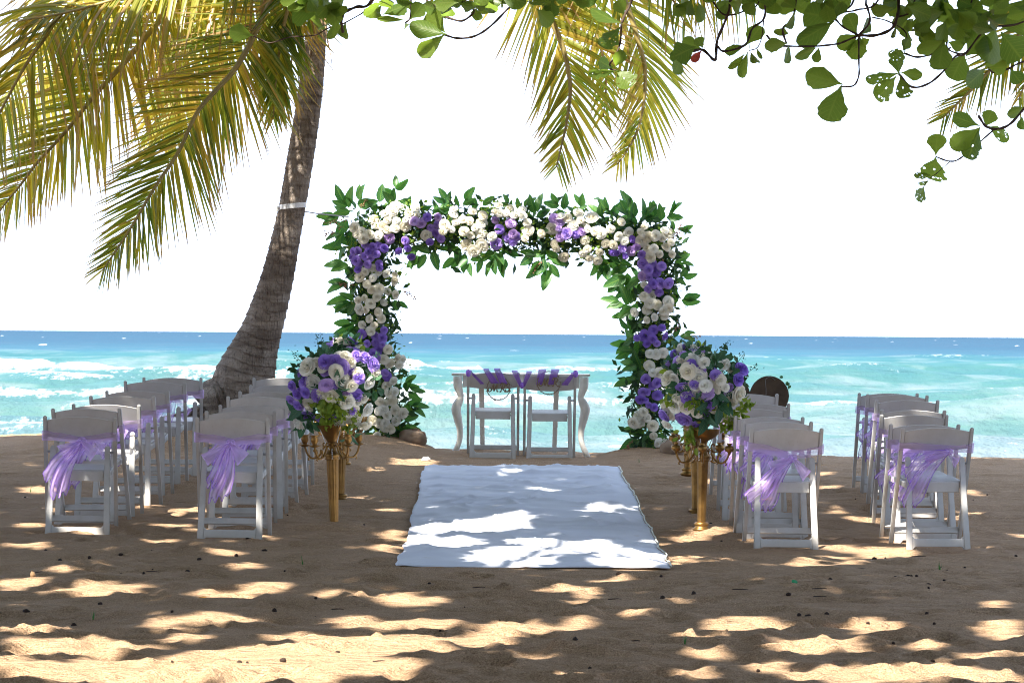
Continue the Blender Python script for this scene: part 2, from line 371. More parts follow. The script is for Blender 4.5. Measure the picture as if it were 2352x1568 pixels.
# drag lines and footprints stamped into the sand
stamps = []
sr = random.Random(5)
for _ in range(800):
    Y = 1 / sr.uniform(1 / 32.0, 1 / 12.6); x = sr.uniform(-.165, .165) * Y
    stamps.append((x, Y, sr.uniform(.05, .11), sr.uniform(.10, .19), sr.uniform(0, 3.14), sr.uniform(.006, .028)))
MOUNDS = []     # (x, Y, radius, height) little heaps at the feet of things
def zground(x, Y): return float(gbase(x, Y) + relief(x, Y) * (1 - .85 * runner_mask(x, Y)))

# ------------------------------------------------------------------ chairs: where they stand
cols = {1: [(118, 698, 425, 440), (192, 752, 375, 365), (348, 892, 340, 335), (490, 1015, 275, 270), (620, 1127, 225, 238), (752, 1245, 158, 160), (906, 1380, 120, 138)],
        2: [(1310, 1897, 445, 440), (1400, 1965, 385, 395), (1507, 2055, 340, 345), (1567, 2095, 272, 280), (1657, 2167, 235, 240), (1745, 2240, 185, 190), (1775, 2250, 128, 133)],
        3: [(437, 1008, 400, 418), (372, 928, 350, 365), (305, 852, 318, 325), (195, 720, 258, 263), (253, 760, 220, 225), (175, 667, 145, 150)],
        4: [(1605, 2175, 400, 412), (1515, 2070, 378, 385), (1440, 1972, 310, 308), (1435, 1950, 265, 278), (1400, 1900, 185, 205), (1322, 1805, 152, 160), (1268, 1740, 135, 152)]}
CHAIRS = []      # (column, index, x, Y, z)
for c, rows in cols.items():
    T = A6 if c < 3 else B2
    for i, (a, b, y0, y1) in enumerate(rows):
        u0, v0 = T(a, y0); u1, v1 = T(b, y1); s = (u1 - u0) / .475; Y = F / s; u = (u0 + u1) / 2; v = (v0 + v1) / 2
        hz = 758 + 17 * u / 2352
        x = (u - 1176) / s; zt = CAMH - (v - hz) / s
        CHAIRS.append((c, i, x, Y, zt - .79))
for c, i, x, Y, z in CHAIRS:
    for dx in (-.2, .2):
        MOUNDS.append((x + dx, Y, .12, (z - zground(x + dx, Y)) + .012)); MOUNDS.append((x + dx * 1.1, Y + .44, .12, (z - zground(x + dx, Y + .44)) + .012))
STANDS = []      # foot pixel -> ground
for (u, v) in ((768, 1220), (782, 1154), (793, 1078), (1611, 1220), (1598, 1188), (1579, 1092)):
    STANDS.append(ground_hit(u, v)); q = STANDS[-1]; MOUNDS.append((q.x, q.y + .05, .22, .035))
YA = 31.0        # the flower arch
for u, v in ((868, 1028), (1500, 1036)):
    q = P(u, v, YA); MOUNDS.append((q.x, YA, .45, .10))
# ------------------------------------------------------------------ sand sheet
xs = np.concatenate([np.linspace(-90, -6.3, 26)[:-1], np.linspace(-6.3, 6.3, 640), np.linspace(6.3, 90, 26)[1:]])
iy = 1 / np.linspace(1 / 12.2, 1 / 33.5, 430)
ys = np.concatenate([np.linspace(-40, 12.2, 36)[:-1], iy, np.array([34, 35, 36.5, 38, 40, 43, 47, 54, 62, 75, 95, 130, 200])])
X, Yg = np.meshgrid(xs, ys)
Zr = relief(X, Yg)
def stamp_into(Z, x, Y, rx, ry, a, dep, rim):
    j0, j1 = np.searchsorted(xs, (x - .5, x + .5)); i0, i1 = np.searchsorted(ys, (Y - .6, Y + .6))
    if i1 <= i0 or j1 <= j0: return
    dx = X[i0:i1, j0:j1] - x; dy = Yg[i0:i1, j0:j1] - Y; ca, sa = math.cos(a), math.sin(a)
    d2 = ((dx * ca + dy * sa) / rx) ** 2 + ((-dx * sa + dy * ca) / ry) ** 2
    Z[i0:i1, j0:j1] += -dep * np.exp(-d2 ** 1.5) + rim * np.exp(-((np.sqrt(d2) - 1.35) / .35) ** 2)
for (x, Y, rx, ry, a, dep) in stamps: stamp_into(Zr, x, Y, rx, ry, a, dep, dep * .5)
Zr *= 1 - .85 * runner_mask(X, Yg)
Zs = gbase(X, Yg) + Zr
for (x, Y, r_, h) in MOUNDS: stamp_into(Zs, x, Y, r_, r_, 0, -h, 0)
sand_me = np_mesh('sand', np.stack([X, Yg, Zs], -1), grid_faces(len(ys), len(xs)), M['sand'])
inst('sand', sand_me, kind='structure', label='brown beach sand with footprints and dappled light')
def sand_z(x, Y):
    j = min(max(int(np.searchsorted(xs, x)), 1), len(xs) - 1); i = min(max(int(np.searchsorted(ys, Y)), 1), len(ys) - 1)
    fx = (x - xs[j - 1]) / (xs[j] - xs[j - 1]); fy = (Y - ys[i - 1]) / (ys[i] - ys[i - 1])
    return float((Zs[i - 1, j - 1] * (1 - fx) + Zs[i - 1, j] * fx) * (1 - fy) + (Zs[i, j - 1] * (1 - fx) + Zs[i, j] * fx) * fy)

# ------------------------------------------------------------------ sea
SEA = -.85
ya = [40.]
while ya[-1] < 330: ya.append(ya[-1] + max(.22, ya[-1] ** 2 / (3413 * 2.2) * .42))
while ya[-1] < 60000: ya.append(ya[-1] * 1.07)
ya = np.array(ya); an = np.concatenate([[-6, -3, -1.5, -.8, -.4, -.24], np.linspace(-.17, .17, 430), [.24, .4, .8, 1.5, 3, 6]])
AA, YY = np.meshgrid(an, ya); XX = AA * YY
wr = random.Random(3); Z = np.zeros_like(XX)
fade = 1 / (1 + (YY / 420) ** 2)
warp = 1.6 * fbm(XX * .05, YY * .05, 3, 50)
for k in range(16):
    lam = 1.6 * 1.28 ** k * wr.uniform(.85, 1.15)
    if lam > 40: lam = wr.uniform(5, 12)
    th = wr.gauss(0, .42); kx, ky = math.sin(th) * 2 * math.pi / lam, math.cos(th) * 2 * math.pi / lam
    amp = .0105 * lam ** .85 * wr.uniform(.7, 1.2)
    ok = np.clip((lam / (YY ** 2 / (3413 * 2.2)) - .9) / 1.2, 0, 1)
    ph = kx * XX + ky * YY + wr.uniform(0, 6.28) + warp * min(1.5, 6 / lam)
    Z += amp * ok * (np.exp(1.1 * np.sin(ph)) - 1.27) * .8
crest = Z.copy()
Z *= 1.15
sg = crest.std(axis=1, keepdims=True) + 1e-6; foam = np.clip((crest / sg - 1.75) / 1.2, 0, 1) * .46
# breakers: (Y, x from, x to, height, thickness)
for (Yb, xa, xb, h, th_, sd) in ((178, -34, -13.5, .75, 2.4, 1), (173, -14.0, -9.4, 1.4, 4.2, 2), (171, -6.6, -.6, 1.55, 4.4, 3), (140, -24, -15, .30, 1.5, 4), (138, -14, -9, .26, 2, 10),
                                (122, -4.8, 2.6, .34, 2.2, 5), (118, 3.2, 8.2, .34, 2.0, 6), (127, 6.8, 8.4, .5, 1.6, 7), (260, 17, 22, .3, 3, 8), (98, -3, 1.5, .18, 1.4, 9), (105, 1.5, 5.5, .2, 1.3, 11), (88, -14, -7, .16, 1.5, 12)):
    env = 1 / (1 + np.exp(-(XX - xa) / .5)) / (1 + np.exp((XX - xb) / .7)); env = env * (.55 + .45 * vnoise(XX * .55, YY * 0 + sd, sd) + .25 * vnoise(XX * 2.3, YY * .3, sd + 40))
    env = np.clip(env, 0, 1.3); c0 = Yb + 1.8 * vnoise(XX * .16, YY * 0 + sd * 3.1, sd + 5)
    d = (YY - c0) / th_
    prof = np.where(d < 0, np.exp(-(d * 1.5) ** 2), np.exp(-(d * .75) ** 2))
    Z += .5 * h * env * prof * (1 + .22 * vnoise(XX * 3.1, YY * .8, sd + 9))
    foam = np.maximum(foam, np.clip(env * min(1.7, .55 + h * 1.6) * np.exp(-((d + .35) / 1.0) ** 2), 0, 1))
    foam = np.maximum(foam, np.clip(env, 0, 1) * .42 * np.exp(-((d + 1.8) / 1.4) ** 2))
# thin washed foam nearer the shore
pat = fbm(XX * .42, YY * .20, 4, 70); shore = np.clip((92 - YY) / 40, 0, 1) * (.55 + .45 * np.clip((-XX - 1) / 5, -1, 1))
foam = np.maximum(foam, np.clip((pat + .16) * 1.5, 0, 1) * .50 * np.clip(shore * .8 + .18 * np.clip((125 - YY) / 40, 0, 1), 0, 1))
# whitecaps further out
wc = vnoise(XX * .22, YY * .035, 80) * .6 + vnoise(XX * .63, YY * .09, 81) * .6; foam = np.maximum(foam, np.clip((wc - .93) * 8, 0, 1) * np.clip((YY - 170) / 60, 0, 1))
sea_me = np_mesh('sea', np.stack([XX, YY, SEA + Z], -1), grid_faces(len(ya), len(an)), None, True, {'foam': foam})
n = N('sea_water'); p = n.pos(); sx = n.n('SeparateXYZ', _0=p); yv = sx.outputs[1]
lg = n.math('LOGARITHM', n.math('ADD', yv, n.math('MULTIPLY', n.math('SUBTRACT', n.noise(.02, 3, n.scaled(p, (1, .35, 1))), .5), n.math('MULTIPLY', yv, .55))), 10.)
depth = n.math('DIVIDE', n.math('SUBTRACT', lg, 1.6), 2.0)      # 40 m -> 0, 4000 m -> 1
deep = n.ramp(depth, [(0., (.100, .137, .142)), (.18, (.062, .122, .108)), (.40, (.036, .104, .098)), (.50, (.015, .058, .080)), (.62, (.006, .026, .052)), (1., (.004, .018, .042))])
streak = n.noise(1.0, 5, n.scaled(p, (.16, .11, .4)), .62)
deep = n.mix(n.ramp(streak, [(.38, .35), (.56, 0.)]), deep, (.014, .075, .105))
deep = n.mix(n.math('MULTIPLY', n.ramp(streak, [(.50, 0.), (.70, .75)]), n.ramp(depth, [(.30, 1.), (.55, .15)])), deep, (.17, .19, .21))  # pale streaks paint sky reflection into the near water's colour
w1 = n.noise(1.0, 5, n.scaled(p, (.8, .55, 1)), .65); w2 = n.noise(1., 4, n.scaled(p, (.10, .05, 1)), .6)
near = n.ramp(depth, [(.15, 1.), (.55, .0)])
hb = n.math('ADD', n.math('MULTIPLY', w1, near), n.math('MULTIPLY', w2, 2.5))
fo = n.n('Attribute', attribute_name='foam').outputs['Fac']
fn = n.math('ADD', n.math('MULTIPLY', n.noise(1.0, 6, n.scaled(p, (1.3, .9, 1.5)), .72), .55), n.math('MULTIPLY', n.noise(1.0, 4, n.scaled(p, (5., 1.1, 4.)), .7), .45))
fm = n.ramp(n.math('ADD', fo, n.math('MULTIPLY', n.math('SUBTRACT', fn, .5), 2.1)), [(.30, 0.), (.52, .75), (.75, 1.)])
col = n.mix(fm, deep, (.44, .45, .47))
nb = n.bump(hb, .75, .55); dn = n.n('BsdfDiffuse'); n.put(dn.inputs[0], col); n.put(dn.inputs['Normal'], nb); gn = n.n('BsdfGlossy', _Roughness=.18, _Color=(.62, .88, 1.)); n.put(gn.inputs['Normal'], nb)
ms = n.n('MixShader'); n.put(ms.inputs[0], n.math('MULTIPLY', n.math('SUBTRACT', 1., fm), n.math('MULTIPLY', n.n('Fresnel', _IOR=1.33, _Normal=nb).outputs[0], .17, True))); n.t.links.new(dn.outputs[0], ms.inputs[1]); n.t.links.new(gn.outputs[0], ms.inputs[2]); M['sea'] = n.done(ms)
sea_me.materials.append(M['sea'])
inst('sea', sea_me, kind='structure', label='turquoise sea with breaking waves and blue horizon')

# ------------------------------------------------------------------ white aisle runner
nu, nv = 90, 300; rows = np.zeros((nv, nu, 3))
for i in range(nv):
    t = i / (nv - 1)
    a = RC[0].lerp(RC[3], t); b = RC[1].lerp(RC[2], t); s = np.linspace(0, 1, nu)
    rows[i, :, 0] = a.x + (b.x - a.x) * s; rows[i, :, 1] = a.y + (b.y - a.y) * s
x, Y = rows[..., 0].copy(), rows[..., 1].copy()
edge = np.minimum(np.minimum(np.linspace(0, 1, nu)[None, :], 1 - np.linspace(0, 1, nu)[None, :]) * 1.6, np.minimum(np.linspace(0, 1, nv)[:, None], 1 - np.linspace(0, 1, nv)[:, None]) * 7)
wob = .014 * vnoise(Y * 2.1, x * 0 + 4, 90) + .006 * vnoise(Y * 6.3, x * 0 + 7, 91)
rows[..., 0] += wob * np.clip(1 - edge * 5, 0, 1); rows[..., 1] += .10 * vnoise(x * 1.9, Y * 0 + 2, 92) * np.clip(1 - edge * 3, 0, 1)
wr1 = 1 - np.abs(fbm(x * 1.9 + Y * .8, Y * 2.0 - x * .5, 2, 95)) * 2.0; wr2 = 1 - np.abs(fbm(x * 2.1 - Y * 1.0, Y * 2.1 + 3, 2, 99)) * 2.0
und = fbm(x * .9, Y * 1.1, 2, 103)
h = .022 * np.clip(wr1, 0, 1) ** 5 + .021 * np.clip(wr2, 0, 1) ** 5 + .020 * (und + .6) + .006 * fbm(x * 5, Y * 5, 2, 108)
rows[..., 2] = gbase(x, Y) + .15 * relief(x, Y) + .012 + h * np.clip(edge * 5 + .25, .25, 1)
runner = empty('aisle_runner', (0, (RY0 + RY1) / 2, 0), label='long wrinkled white cloth runner laid on the sand between the chair blocks', cat='aisle runner')
rm = np_mesh('cloth_sheet', rows.reshape(-1, 3) - np.array([0, (RY0 + RY1) / 2, 0]), grid_faces(nv, nu), M['cloth'])
o = inst('cloth_sheet', rm, runner); sm_ = o.modifiers.new('thickness', 'SOLIDIFY'); sm_.thickness = .006; sm_.offset = -1
for jj, r0 in ((nu - 1, .0045),):
    mb = MB(); pts = [Vector(rows[i, jj]) + Vector((.006 if jj else -.004, 0, .006)) for i in range(0, nv, 3)]
    mb.tube(pts, [r0 * (1 + .12 * math.sin(i * 1.7) * math.sin(i * .43)) for i in range(len(pts))], 7); mb.obj('hem', M['hem'], runner, smooth=True, world=True)
# ------------------------------------------------------------------ folding chair
def upr(z):      # y of the long upright at height z
    return float(np.interp(z, [-.05, 0, .25, .45, .65, .80], [.452, .435, .315, .205, .10, .030]))
def chair_meshes():
    D = {}
    # long upright, from the front foot to the nub at the top of the back
    zs = [-.04, .0, .12, .25, .37, .45, .55, .65, .74, .771]; hw = [.020, .020, .021, .022, .023, .023, .022, .021, .018, .016]
    poly = [(upr(z) + w, z) for z, w in zip(zs, hw)] + [(upr(.79) + .010, .783), (upr(.79) - .008, .783)] + [(upr(z) - w, z) for z, w in list(zip(zs, hw))[::-1]]
    for sgn in (-1, 1):
        mb = MB(); mb.prism(poly, lambda a, b, w, q=sgn: Vector((q * .2235 + w, a, b)), .024); D['front_leg', sgn] = mb.mesh('front_leg', M['resin'], bevel=.005, seg=2)
        # rear leg, rounded at the top, splayed a little at the foot
        L = [(.208, -.03), (.207, .03), (.198, .30), (.194, .50), (.192, .565)] ; Rr = [(.158, .565), (.158, .50), (.160, .30), (.165, .105), (.166, .03), (.166, -.03)]
        arc = [(.175 + .017 * math.cos(t), .575 + .017 * math.sin(t)) for t in np.linspace(.1, math.pi - .1, 7)]
        pl = L + arc + Rr
        mb = MB(); mb.prism([(a * sgn, b) for a, b in (pl if sgn > 0 else pl[::-1])], lambda a, b, w: Vector((a, -.015 + .235 * b + w, b)), .021); D['rear_leg', sgn] = mb.mesh('rear_leg', M['resin'], bevel=.004, seg=2)
        mb = MB(); mb.tube([(sgn * .19, upr(.55) - .0, .55), (sgn * .224, upr(.55) - .0, .55)], .008, 8); D['hinge_pin', sgn] = mb.mesh('hinge_pin', M['steel'])
        mb = MB(); mb.tube([(sgn * .152, .11, .402), (sgn * .163, .11, .402)], .007, 8); D['bolt', sgn] = mb.mesh('bolt', M['steel'])
    # lower rear crossbar with filleted ends
    bar = [(-.166, .004), (-.150, .022), (.150, .022), (.166, .004), (.166, .088), (.150, .072), (-.150, .072), (-.166, .088)]
    mb = MB(); mb.prism(bar, lambda a, b, w: Vector((a, -.015 + .235 * b + w, b)), .0185); D['rear_crossbar'] = mb.mesh('rear_crossbar', M['resin'], bevel=.003)
    # front stretcher
    mb = MB(); mb.box((0, upr(.105), .105), (.421, .016, .042), Matrix.Rotation(R(-24), 3, 'X')); D['front_stretcher'] = mb.mesh('front_stretcher', M['resin'], bevel=.003)
    # back panel: curved, crowned top
    nx = 17; front = []; zz = np.linspace(0, 1, 6)
    def pan(s, t, off):
        x = (s * 2 - 1) * .2105; q = 1 - (s * 2 - 1) ** 2; z0 = .648 - .016 * q; z1 = .756 + .024 * q; z = z0 + (z1 - z0) * t
        return Vector((x, upr(z) - .004 - .014 * q + off, z))
    mb = MB()
    ring = lambda s: [pan(s, t, -.008) for t in zz] + [pan(s, t, .008) for t in zz[::-1]]
    rows = [ring(s) for s in np.linspace(0, 1, nx)]; mb.grid(rows, True); mb.f.append(tuple(range(12))[::-1]); mb.f.append(tuple((nx - 1) * 12 + k for k in range(12)))
    D['backrest'] = mb.mesh('backrest', M['resin'], bevel=.003)
    # seat: side rails, rear apron, front rail, slats
    sl = math.atan(.022 / .36)
    mb = MB()
    mb.box((0, .098, .398), (.312, .018, .066)); D['seat_apron'] = mb.mesh('seat_apron', M['resin'], bevel=.003)
    for sgn in (-1, 1):
        mb = MB(); mb.box((sgn * .186, .29, .421), (.024, .385, .036), Matrix.Rotation(sl, 3, 'X')); D['seat_rail', sgn] = mb.mesh('seat_rail', M['resin'], bevel=.004)
    for k in range(6):
        y = .125 + k * .0625; mb = MB(); mb.box((0, y, .432 + (y - .11) * .06), (.346, .056, .014), Matrix.Rotation(sl, 3, 'X')); D['seat_slat', k] = mb.mesh('seat_slat', M['resin'], bevel=.003)
    return D
CM = chair_meshes()
ORD = ['frontmost', 'second', 'third', 'fourth', 'fifth', 'sixth', 'rearmost']
COLN = {1: 'outer left column', 2: 'inner left column', 3: 'inner right column', 4: 'outer right column'}
def place_chair(loc, rz, label, group, tilt=0):
    t = empty('folding_chair', loc, rz, label=label, cat='chair', group=group); t.rotation_euler.y = tilt
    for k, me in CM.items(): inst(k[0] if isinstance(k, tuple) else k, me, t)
    return t

# ------------------------------------------------------------------ organza sash tied round a chair back (chair coordinates)
def make_sash(seed, knot_x=0., sag=.022, wind=.5, long_=.36, gap=.0):
    q = random.Random(seed); D = []
    yb = lambda z: upr(z)
    # band: once round the back
    nb = 44; rows = []
    for j in range(6):
        e = j / 5 - .5; row = []
        for i in range(nb):
            a = 2 * math.pi * i / nb; cx, sy = math.cos(a), math.sin(a)
            x = .246 * math.copysign(abs(cx) ** .35, cx); back = sy < 0
            wid = .060 if not back else .060 - .030 * math.exp(-((x - knot_x) / .07) ** 2)
            zc = .655 - (sag * max(0, 1 - abs((x - knot_x) / .25)) + (gap * max(0, 1 - abs((x - knot_x) / .23)) if back else 0))
            z = zc + e * wid + .004 * math.sin(x * 47 + e * 9 + seed)
            yy = yb(z) + (.034 * math.copysign(abs(sy) ** .35, sy)) - (.016 * (1 - (x / .246) ** 2) if back else .010 * (1 - (x / .246) ** 2)) + .004 * math.sin(e * 14 + x * 22 + seed)
            row.append(Vector((x, yy, z)))
        rows.append(row)
    mb = MB(); mb.grid(rows, True); D.append(('band', mb.mesh('band', M['organza'], smooth=True)))
    kz = .645 - sag - gap; K = Vector((knot_x, yb(kz) - .062, kz))
    mb = MB(); rr = []
    for i in range(7):
        t = i / 6 * math.pi; rr.append([K + Vector((.030 * math.cos(t), .021 * math.sin(t) * math.cos(b) , .026 * math.sin(t) * math.sin(b) * (1 + .25 * math.sin(3 * b)))) for b in np.linspace(0, 2 * math.pi, 11)[:-1]])
    mb.grid(rr, True); D.append(('knot', mb.mesh('knot', M['organza'], smooth=True)))
    for sgn in (-1, 1):           # bow loops
        L = q.uniform(.11, .16); rows = []; drop = q.uniform(.3, .75) + (.25 if sgn > 0 else .0); wid = q.uniform(.07, .10)
        for i in range(19):
            t = i / 18 * 2 * math.pi; rad = (1 - math.cos(t)) / 2; y = .034 * math.sin(t)
            c = K + Vector((sgn * L * rad * .9 - wind * .05 * rad, -.012 + y, -L * drop * rad)); w = .018 + wid * rad
            rows.append([c + Vector((sgn * e * w * drop * .7, .012 * math.sin(e * 8 + t * 2 + seed), e * w * (1 - .3 * drop) )) for e in np.linspace(-.5, .5, 6)])
        mb = MB(); mb.grid(rows); D.append(('bow_loop', mb.mesh('bow_loop', M['organza'], smooth=True)))
    for k in range(2):            # tails blown towards the left
        L = long_ * (q.uniform(.9, 1.1) if k == 0 else q.uniform(.68, .95)); ang = wind * (q.uniform(.5, .8) if k == 0 else q.uniform(1.0, 1.4))
        wid = q.uniform(.10, .135) if k == 0 else q.uniform(.08, .12); ph = q.uniform(0, 6); rows = []
        p = K.copy() + Vector((0, -.012 - .012 * k, 0)); st = L / 20
        for i in range(21):
            t = i / 20; a = ang * (1.15 - .45 * t) + .16 * math.sin(t * 5 + ph)
            d = Vector((-math.sin(a), -.10 * math.cos(t * 3 + ph), -math.cos(a))); p = p + d * st
            side = Vector((math.cos(a), .25, -math.sin(a))).normalized(); w = .025 + wid * (1 - math.exp(-t * 2.4)) * (1 if t < .9 else 1 - (t - .9) * 1.5)
            rows.append([p + side * (e * w) + Vector((0, .024 * math.sin(e * 12 + ph + t * 2.5) * min(1, t * 3), 0)) - Vector((0, 0, (.05 * e * (1 if k else -1) + .02 * math.sin(e * 17 + ph)) * max(0, t - .8) * 5)) for e in np.linspace(-.5, .5, 19)])
        mb = MB(); mb.grid(rows); D.append(('tail', mb.mesh('tail', M['organza'], smooth=True)))
        mb = MB(); mb.tube([r_[0] for r_ in rows] + rows[-1][1:] + [r_[-1] for r_ in rows[::-1]], .0022, 4, False); D.append(('hem', mb.mesh('hem', M['tulle'])))
    return D
SASH = [make_sash(1, .015, .018, .55, .36), make_sash(2, -.01, .022, .38, .34), make_sash(3, .045, .026, .72, .40, .03), make_sash(4, .075, .016, .95, .38),
        make_sash(5, .02, .02, .8, .33), make_sash(6, -.03, .02, .6, .35)]
def place_sash(loc, rz, meshes, label, tilt=0):
    t = empty('chair_sash', loc, rz, label=label, cat='sash', group='purple sashes tied on the guest chairs'); t.rotation_euler.y = tilt
    last = None
    for nme, me in meshes:
        if nme == 'hem': inst('hem', me, last)
        else: last = inst(nme, me, t)
cr = random.Random(2)
LOOK = {(1, 0): 'tan looking white folding chair at the left end of the nearest row', (2, 0): 'white folding chair with a sunlit corner on its back, nearest the left golden stand',
        (3, 0): 'cream lit white folding chair nearest the right golden stand', (4, 0): 'white folding chair at the right end of the nearest row'}
SLOOK = {(1, 0): 'knotted lilac sash with tails hanging down left on the leftmost nearest chair', (2, 0): 'lilac sash hanging straight down from the nearest chair left of the runner',
         (3, 0): 'lilac sash sagging with long tails on the nearest chair right of the runner', (4, 0): 'lilac sash knotted off centre on the rightmost nearest chair'}
for c, i, x, Y, z in CHAIRS:
    n_ = len(cols[c]); nm = 'rearmost' if i == n_ - 1 else ORD[i]
    lab = LOOK.get((c, i)) or f'white folding chair, {nm}{"" if nm == "rearmost" else " from the front"} in the {COLN[c]} of guest chairs'
    sl = SLOOK.get((c, i)) or f'lilac organza sash on the {nm} chair{"" if nm == "rearmost" else " from the front"} in the {COLN[c]}'
    rz = {1: .0, 2: .0, 3: .0, 4: .0}[c] + cr.uniform(-.06, .06) + (.06 if (c, i) == (4, 0) else 0); ti = cr.uniform(-.013, .013)
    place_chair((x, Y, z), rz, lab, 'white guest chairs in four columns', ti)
    place_sash((x, Y, z), rz, SASH[c - 1] if i == 0 else SASH[cr.choice([1, 2, 3, 4, 5])], sl, ti)

# two chairs at the altar
YC = 30.3; AL = []
for u, v0, v1, lab in ((1133, 850, 1054, 'white folding chair facing the sea that carries the MRS wreath'), (1263.5, 855, 1060, 'white folding chair facing the sea that carries the MR wreath')):
    top = P(u, v0 + 3, YC); z = top.z - .79; AL.append((top.x, YC, z))
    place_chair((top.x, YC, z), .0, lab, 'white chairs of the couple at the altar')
# purple tulle wound over both backs
sw = empty('tulle_swag', ((AL[0][0] + AL[1][0]) / 2, YC, AL[0][2] + .7), label='violet tulle wound in stripes across the backs of the two altar chairs', cat='tulle swag')
def K5(x, y): return 980 + x / 5.12, 796 + y / 5.12
def panel_pt(x, y, off=0.0):      # crop pixel -> point just behind (towards us) the chair backs
    u, v = K5(x, y); q = P(u, v, YC); zl = q.z - AL[0 if x < 1115 else 1][2]
    return P(u, v, YC + upr(min(max(zl, .5), .8)) - .034 - off)
for k, (a, b, w0, w1) in enumerate((((515, 292), (650, 432), 16, 24), ((700, 274), (800, 424), 34, 48), ((830, 270), (905, 432), 38, 46), ((1035, 296), (1108, 458), 34, 22),
                                    ((1205, 304), (1140, 458), 32, 20), ((1360, 280), (1322, 440), 46, 34), ((1512, 280), (1460, 440), 48, 38), ((1725, 318), (1625, 444), 26, 40))):
    rows = []
    for i in range(9):
        t = i / 8; w = w0 + (w1 - w0) * t; cx, cy = a[0] + (b[0] - a[0]) * t, a[1] + (b[1] - a[1]) * t
        rows.append([panel_pt(cx + e * w * 2, cy, .004 + .008 * (1 - (2 * t - 1) ** 2) + .004 * math.sin(e * 19 + k)) for e in np.linspace(-.5, .5, 8)])
    top = [q + Vector((0, .035, .012)) for q in rows[0]]; bot = [q + Vector((0, .03, -.01)) for q in rows[-1]]
    mb = MB(); mb.grid([top] + rows + [bot]); mb.obj('wrap', M['tulle'], sw, smooth=True, world=True)
for (x, y, r_) in ((490, 310, 30), (1752, 318, 30), (1120, 455, 26)):
    mb = MB(); c0 = panel_pt(x, y, .012); rr = r_ / 5.12 / F * YC
    mb.grid([[c0 + Vector((rr * 1.0 * math.sin(t) * math.cos(b) * (1 + .2 * math.sin(b * 4 + t * 3)), rr * .7 * math.sin(t) * math.sin(b), rr * 1.35 * math.cos(t) * (1 + .15 * math.sin(b * 3)))) for b in np.linspace(0, 2 * math.pi, 15)[:-1]] for t in np.linspace(.05, math.pi - .05, 9)], True)
    mb.obj('knot', M['tulle'], sw, smooth=True, world=True)
# wreath signs with MRS and MR
def script_sign(cx, cy, rad, strokes, label):
    def pt(a, b, off=.0): return panel_pt(cx, cy, .03) + Vector((a * rad, -off, b * rad))
    sc = YC / F / 5.12; rad = rad * sc
    t = empty('wreath_sign', panel_pt(cx, cy, .03), label=label, cat='wreath sign', group='wooden wreath signs on the altar chairs')
    mb = MB(); mb.tube([pt(math.cos(a), math.sin(a)) for a in np.linspace(.55, 2 * math.pi + .15, 40)], .0045, 6); mb.obj('ring', M['sign_wood'], t, smooth=True, world=True)
    q = random.Random(int(cx)); mb = MB()
    for k in range(46):
        a = q.choice([q.uniform(-2.5, -.4), q.uniform(-.5, .9), q.uniform(2.4, 3.5)]); r_ = 1 + q.uniform(-.09, .12); d = q.uniform(.05, .10)
        c = Vector((r_ * math.cos(a), 0, r_ * math.sin(a))); e = a + q.uniform(.4, 1.4) * q.choice((-1, 1))
        A_, B_ = Vector((math.cos(e) * d, 0, math.sin(e) * d)), Vector((-math.sin(e) * d * .4, 0, math.cos(e) * d * .4))
        b = pt(0, 0); mb.add([b + (c - A_ * .2) * rad, b + (c + A_ * .5 + B_) * rad, b + (c + A_ * 1.2) * rad + Vector((0, -.004, 0)), b + (c + A_ * .5 - B_) * rad], [(0, 1, 2, 3)])
    mb.obj('leaf_trim', M['sign_wood'], t, world=True, kind='stuff')
    for nme, s in strokes:
        mb = MB()
        for st in s:
            pth = smooth_path([pt(a, b, .003) for a, b in st], 5); m = len(pth)
            mb.tube(pth, [.0042 + .0040 * abs(math.sin(i / m * 7.3)) for i in range(m)], 6)
        mb.obj('letter', M['sign_wood'], t, smooth=True, world=True)
def Ml(o): return [[(-.42 + o, .05), (-.50 + o, -.12), (-.36 + o, -.28), (-.18 + o, -.12), (-.05 + o, .28), (.0 + o, .40)], [(.0 + o, .40), (.0 + o, .05), (.02 + o, -.26)], [(.02 + o, -.26), (.18 + o, .10), (.34 + o, .40)], [(.34 + o, .40), (.27 + o, .05), (.30 + o, -.24), (.42 + o, -.26)]]
def Rl(o): return [[(.16 + o, .36), (.06 + o, .0), (-.02 + o, -.26), (-.14 + o, -.28)], [(-.10 + o, .20), (.0 + o, .40), (.26 + o, .42), (.36 + o, .26), (.24 + o, .08), (.08 + o, .04)], [(.10 + o, .04), (.24 + o, -.14), (.36 + o, -.28), (.48 + o, -.20)]]
def Sl(o): return [[(.30 + o, .30), (.20 + o, .40), (.04 + o, .34), (.02 + o, .16), (.18 + o, .02), (.20 + o, -.16), (.04 + o, -.28), (-.12 + o, -.20), (-.10 + o, -.06)]]
script_sign(845, 490, 135, [('M', Ml(-.42)), ('R', Rl(.22)), ('S', Sl(.72))], 'wooden leaf ring with script letters MRS, hanging low on the left altar chair')
script_sign(1437, 425, 135, [('M', Ml(-.36)), ('R', Rl(.42))], 'wooden leaf ring with script letters MR, set high on the right altar chair')

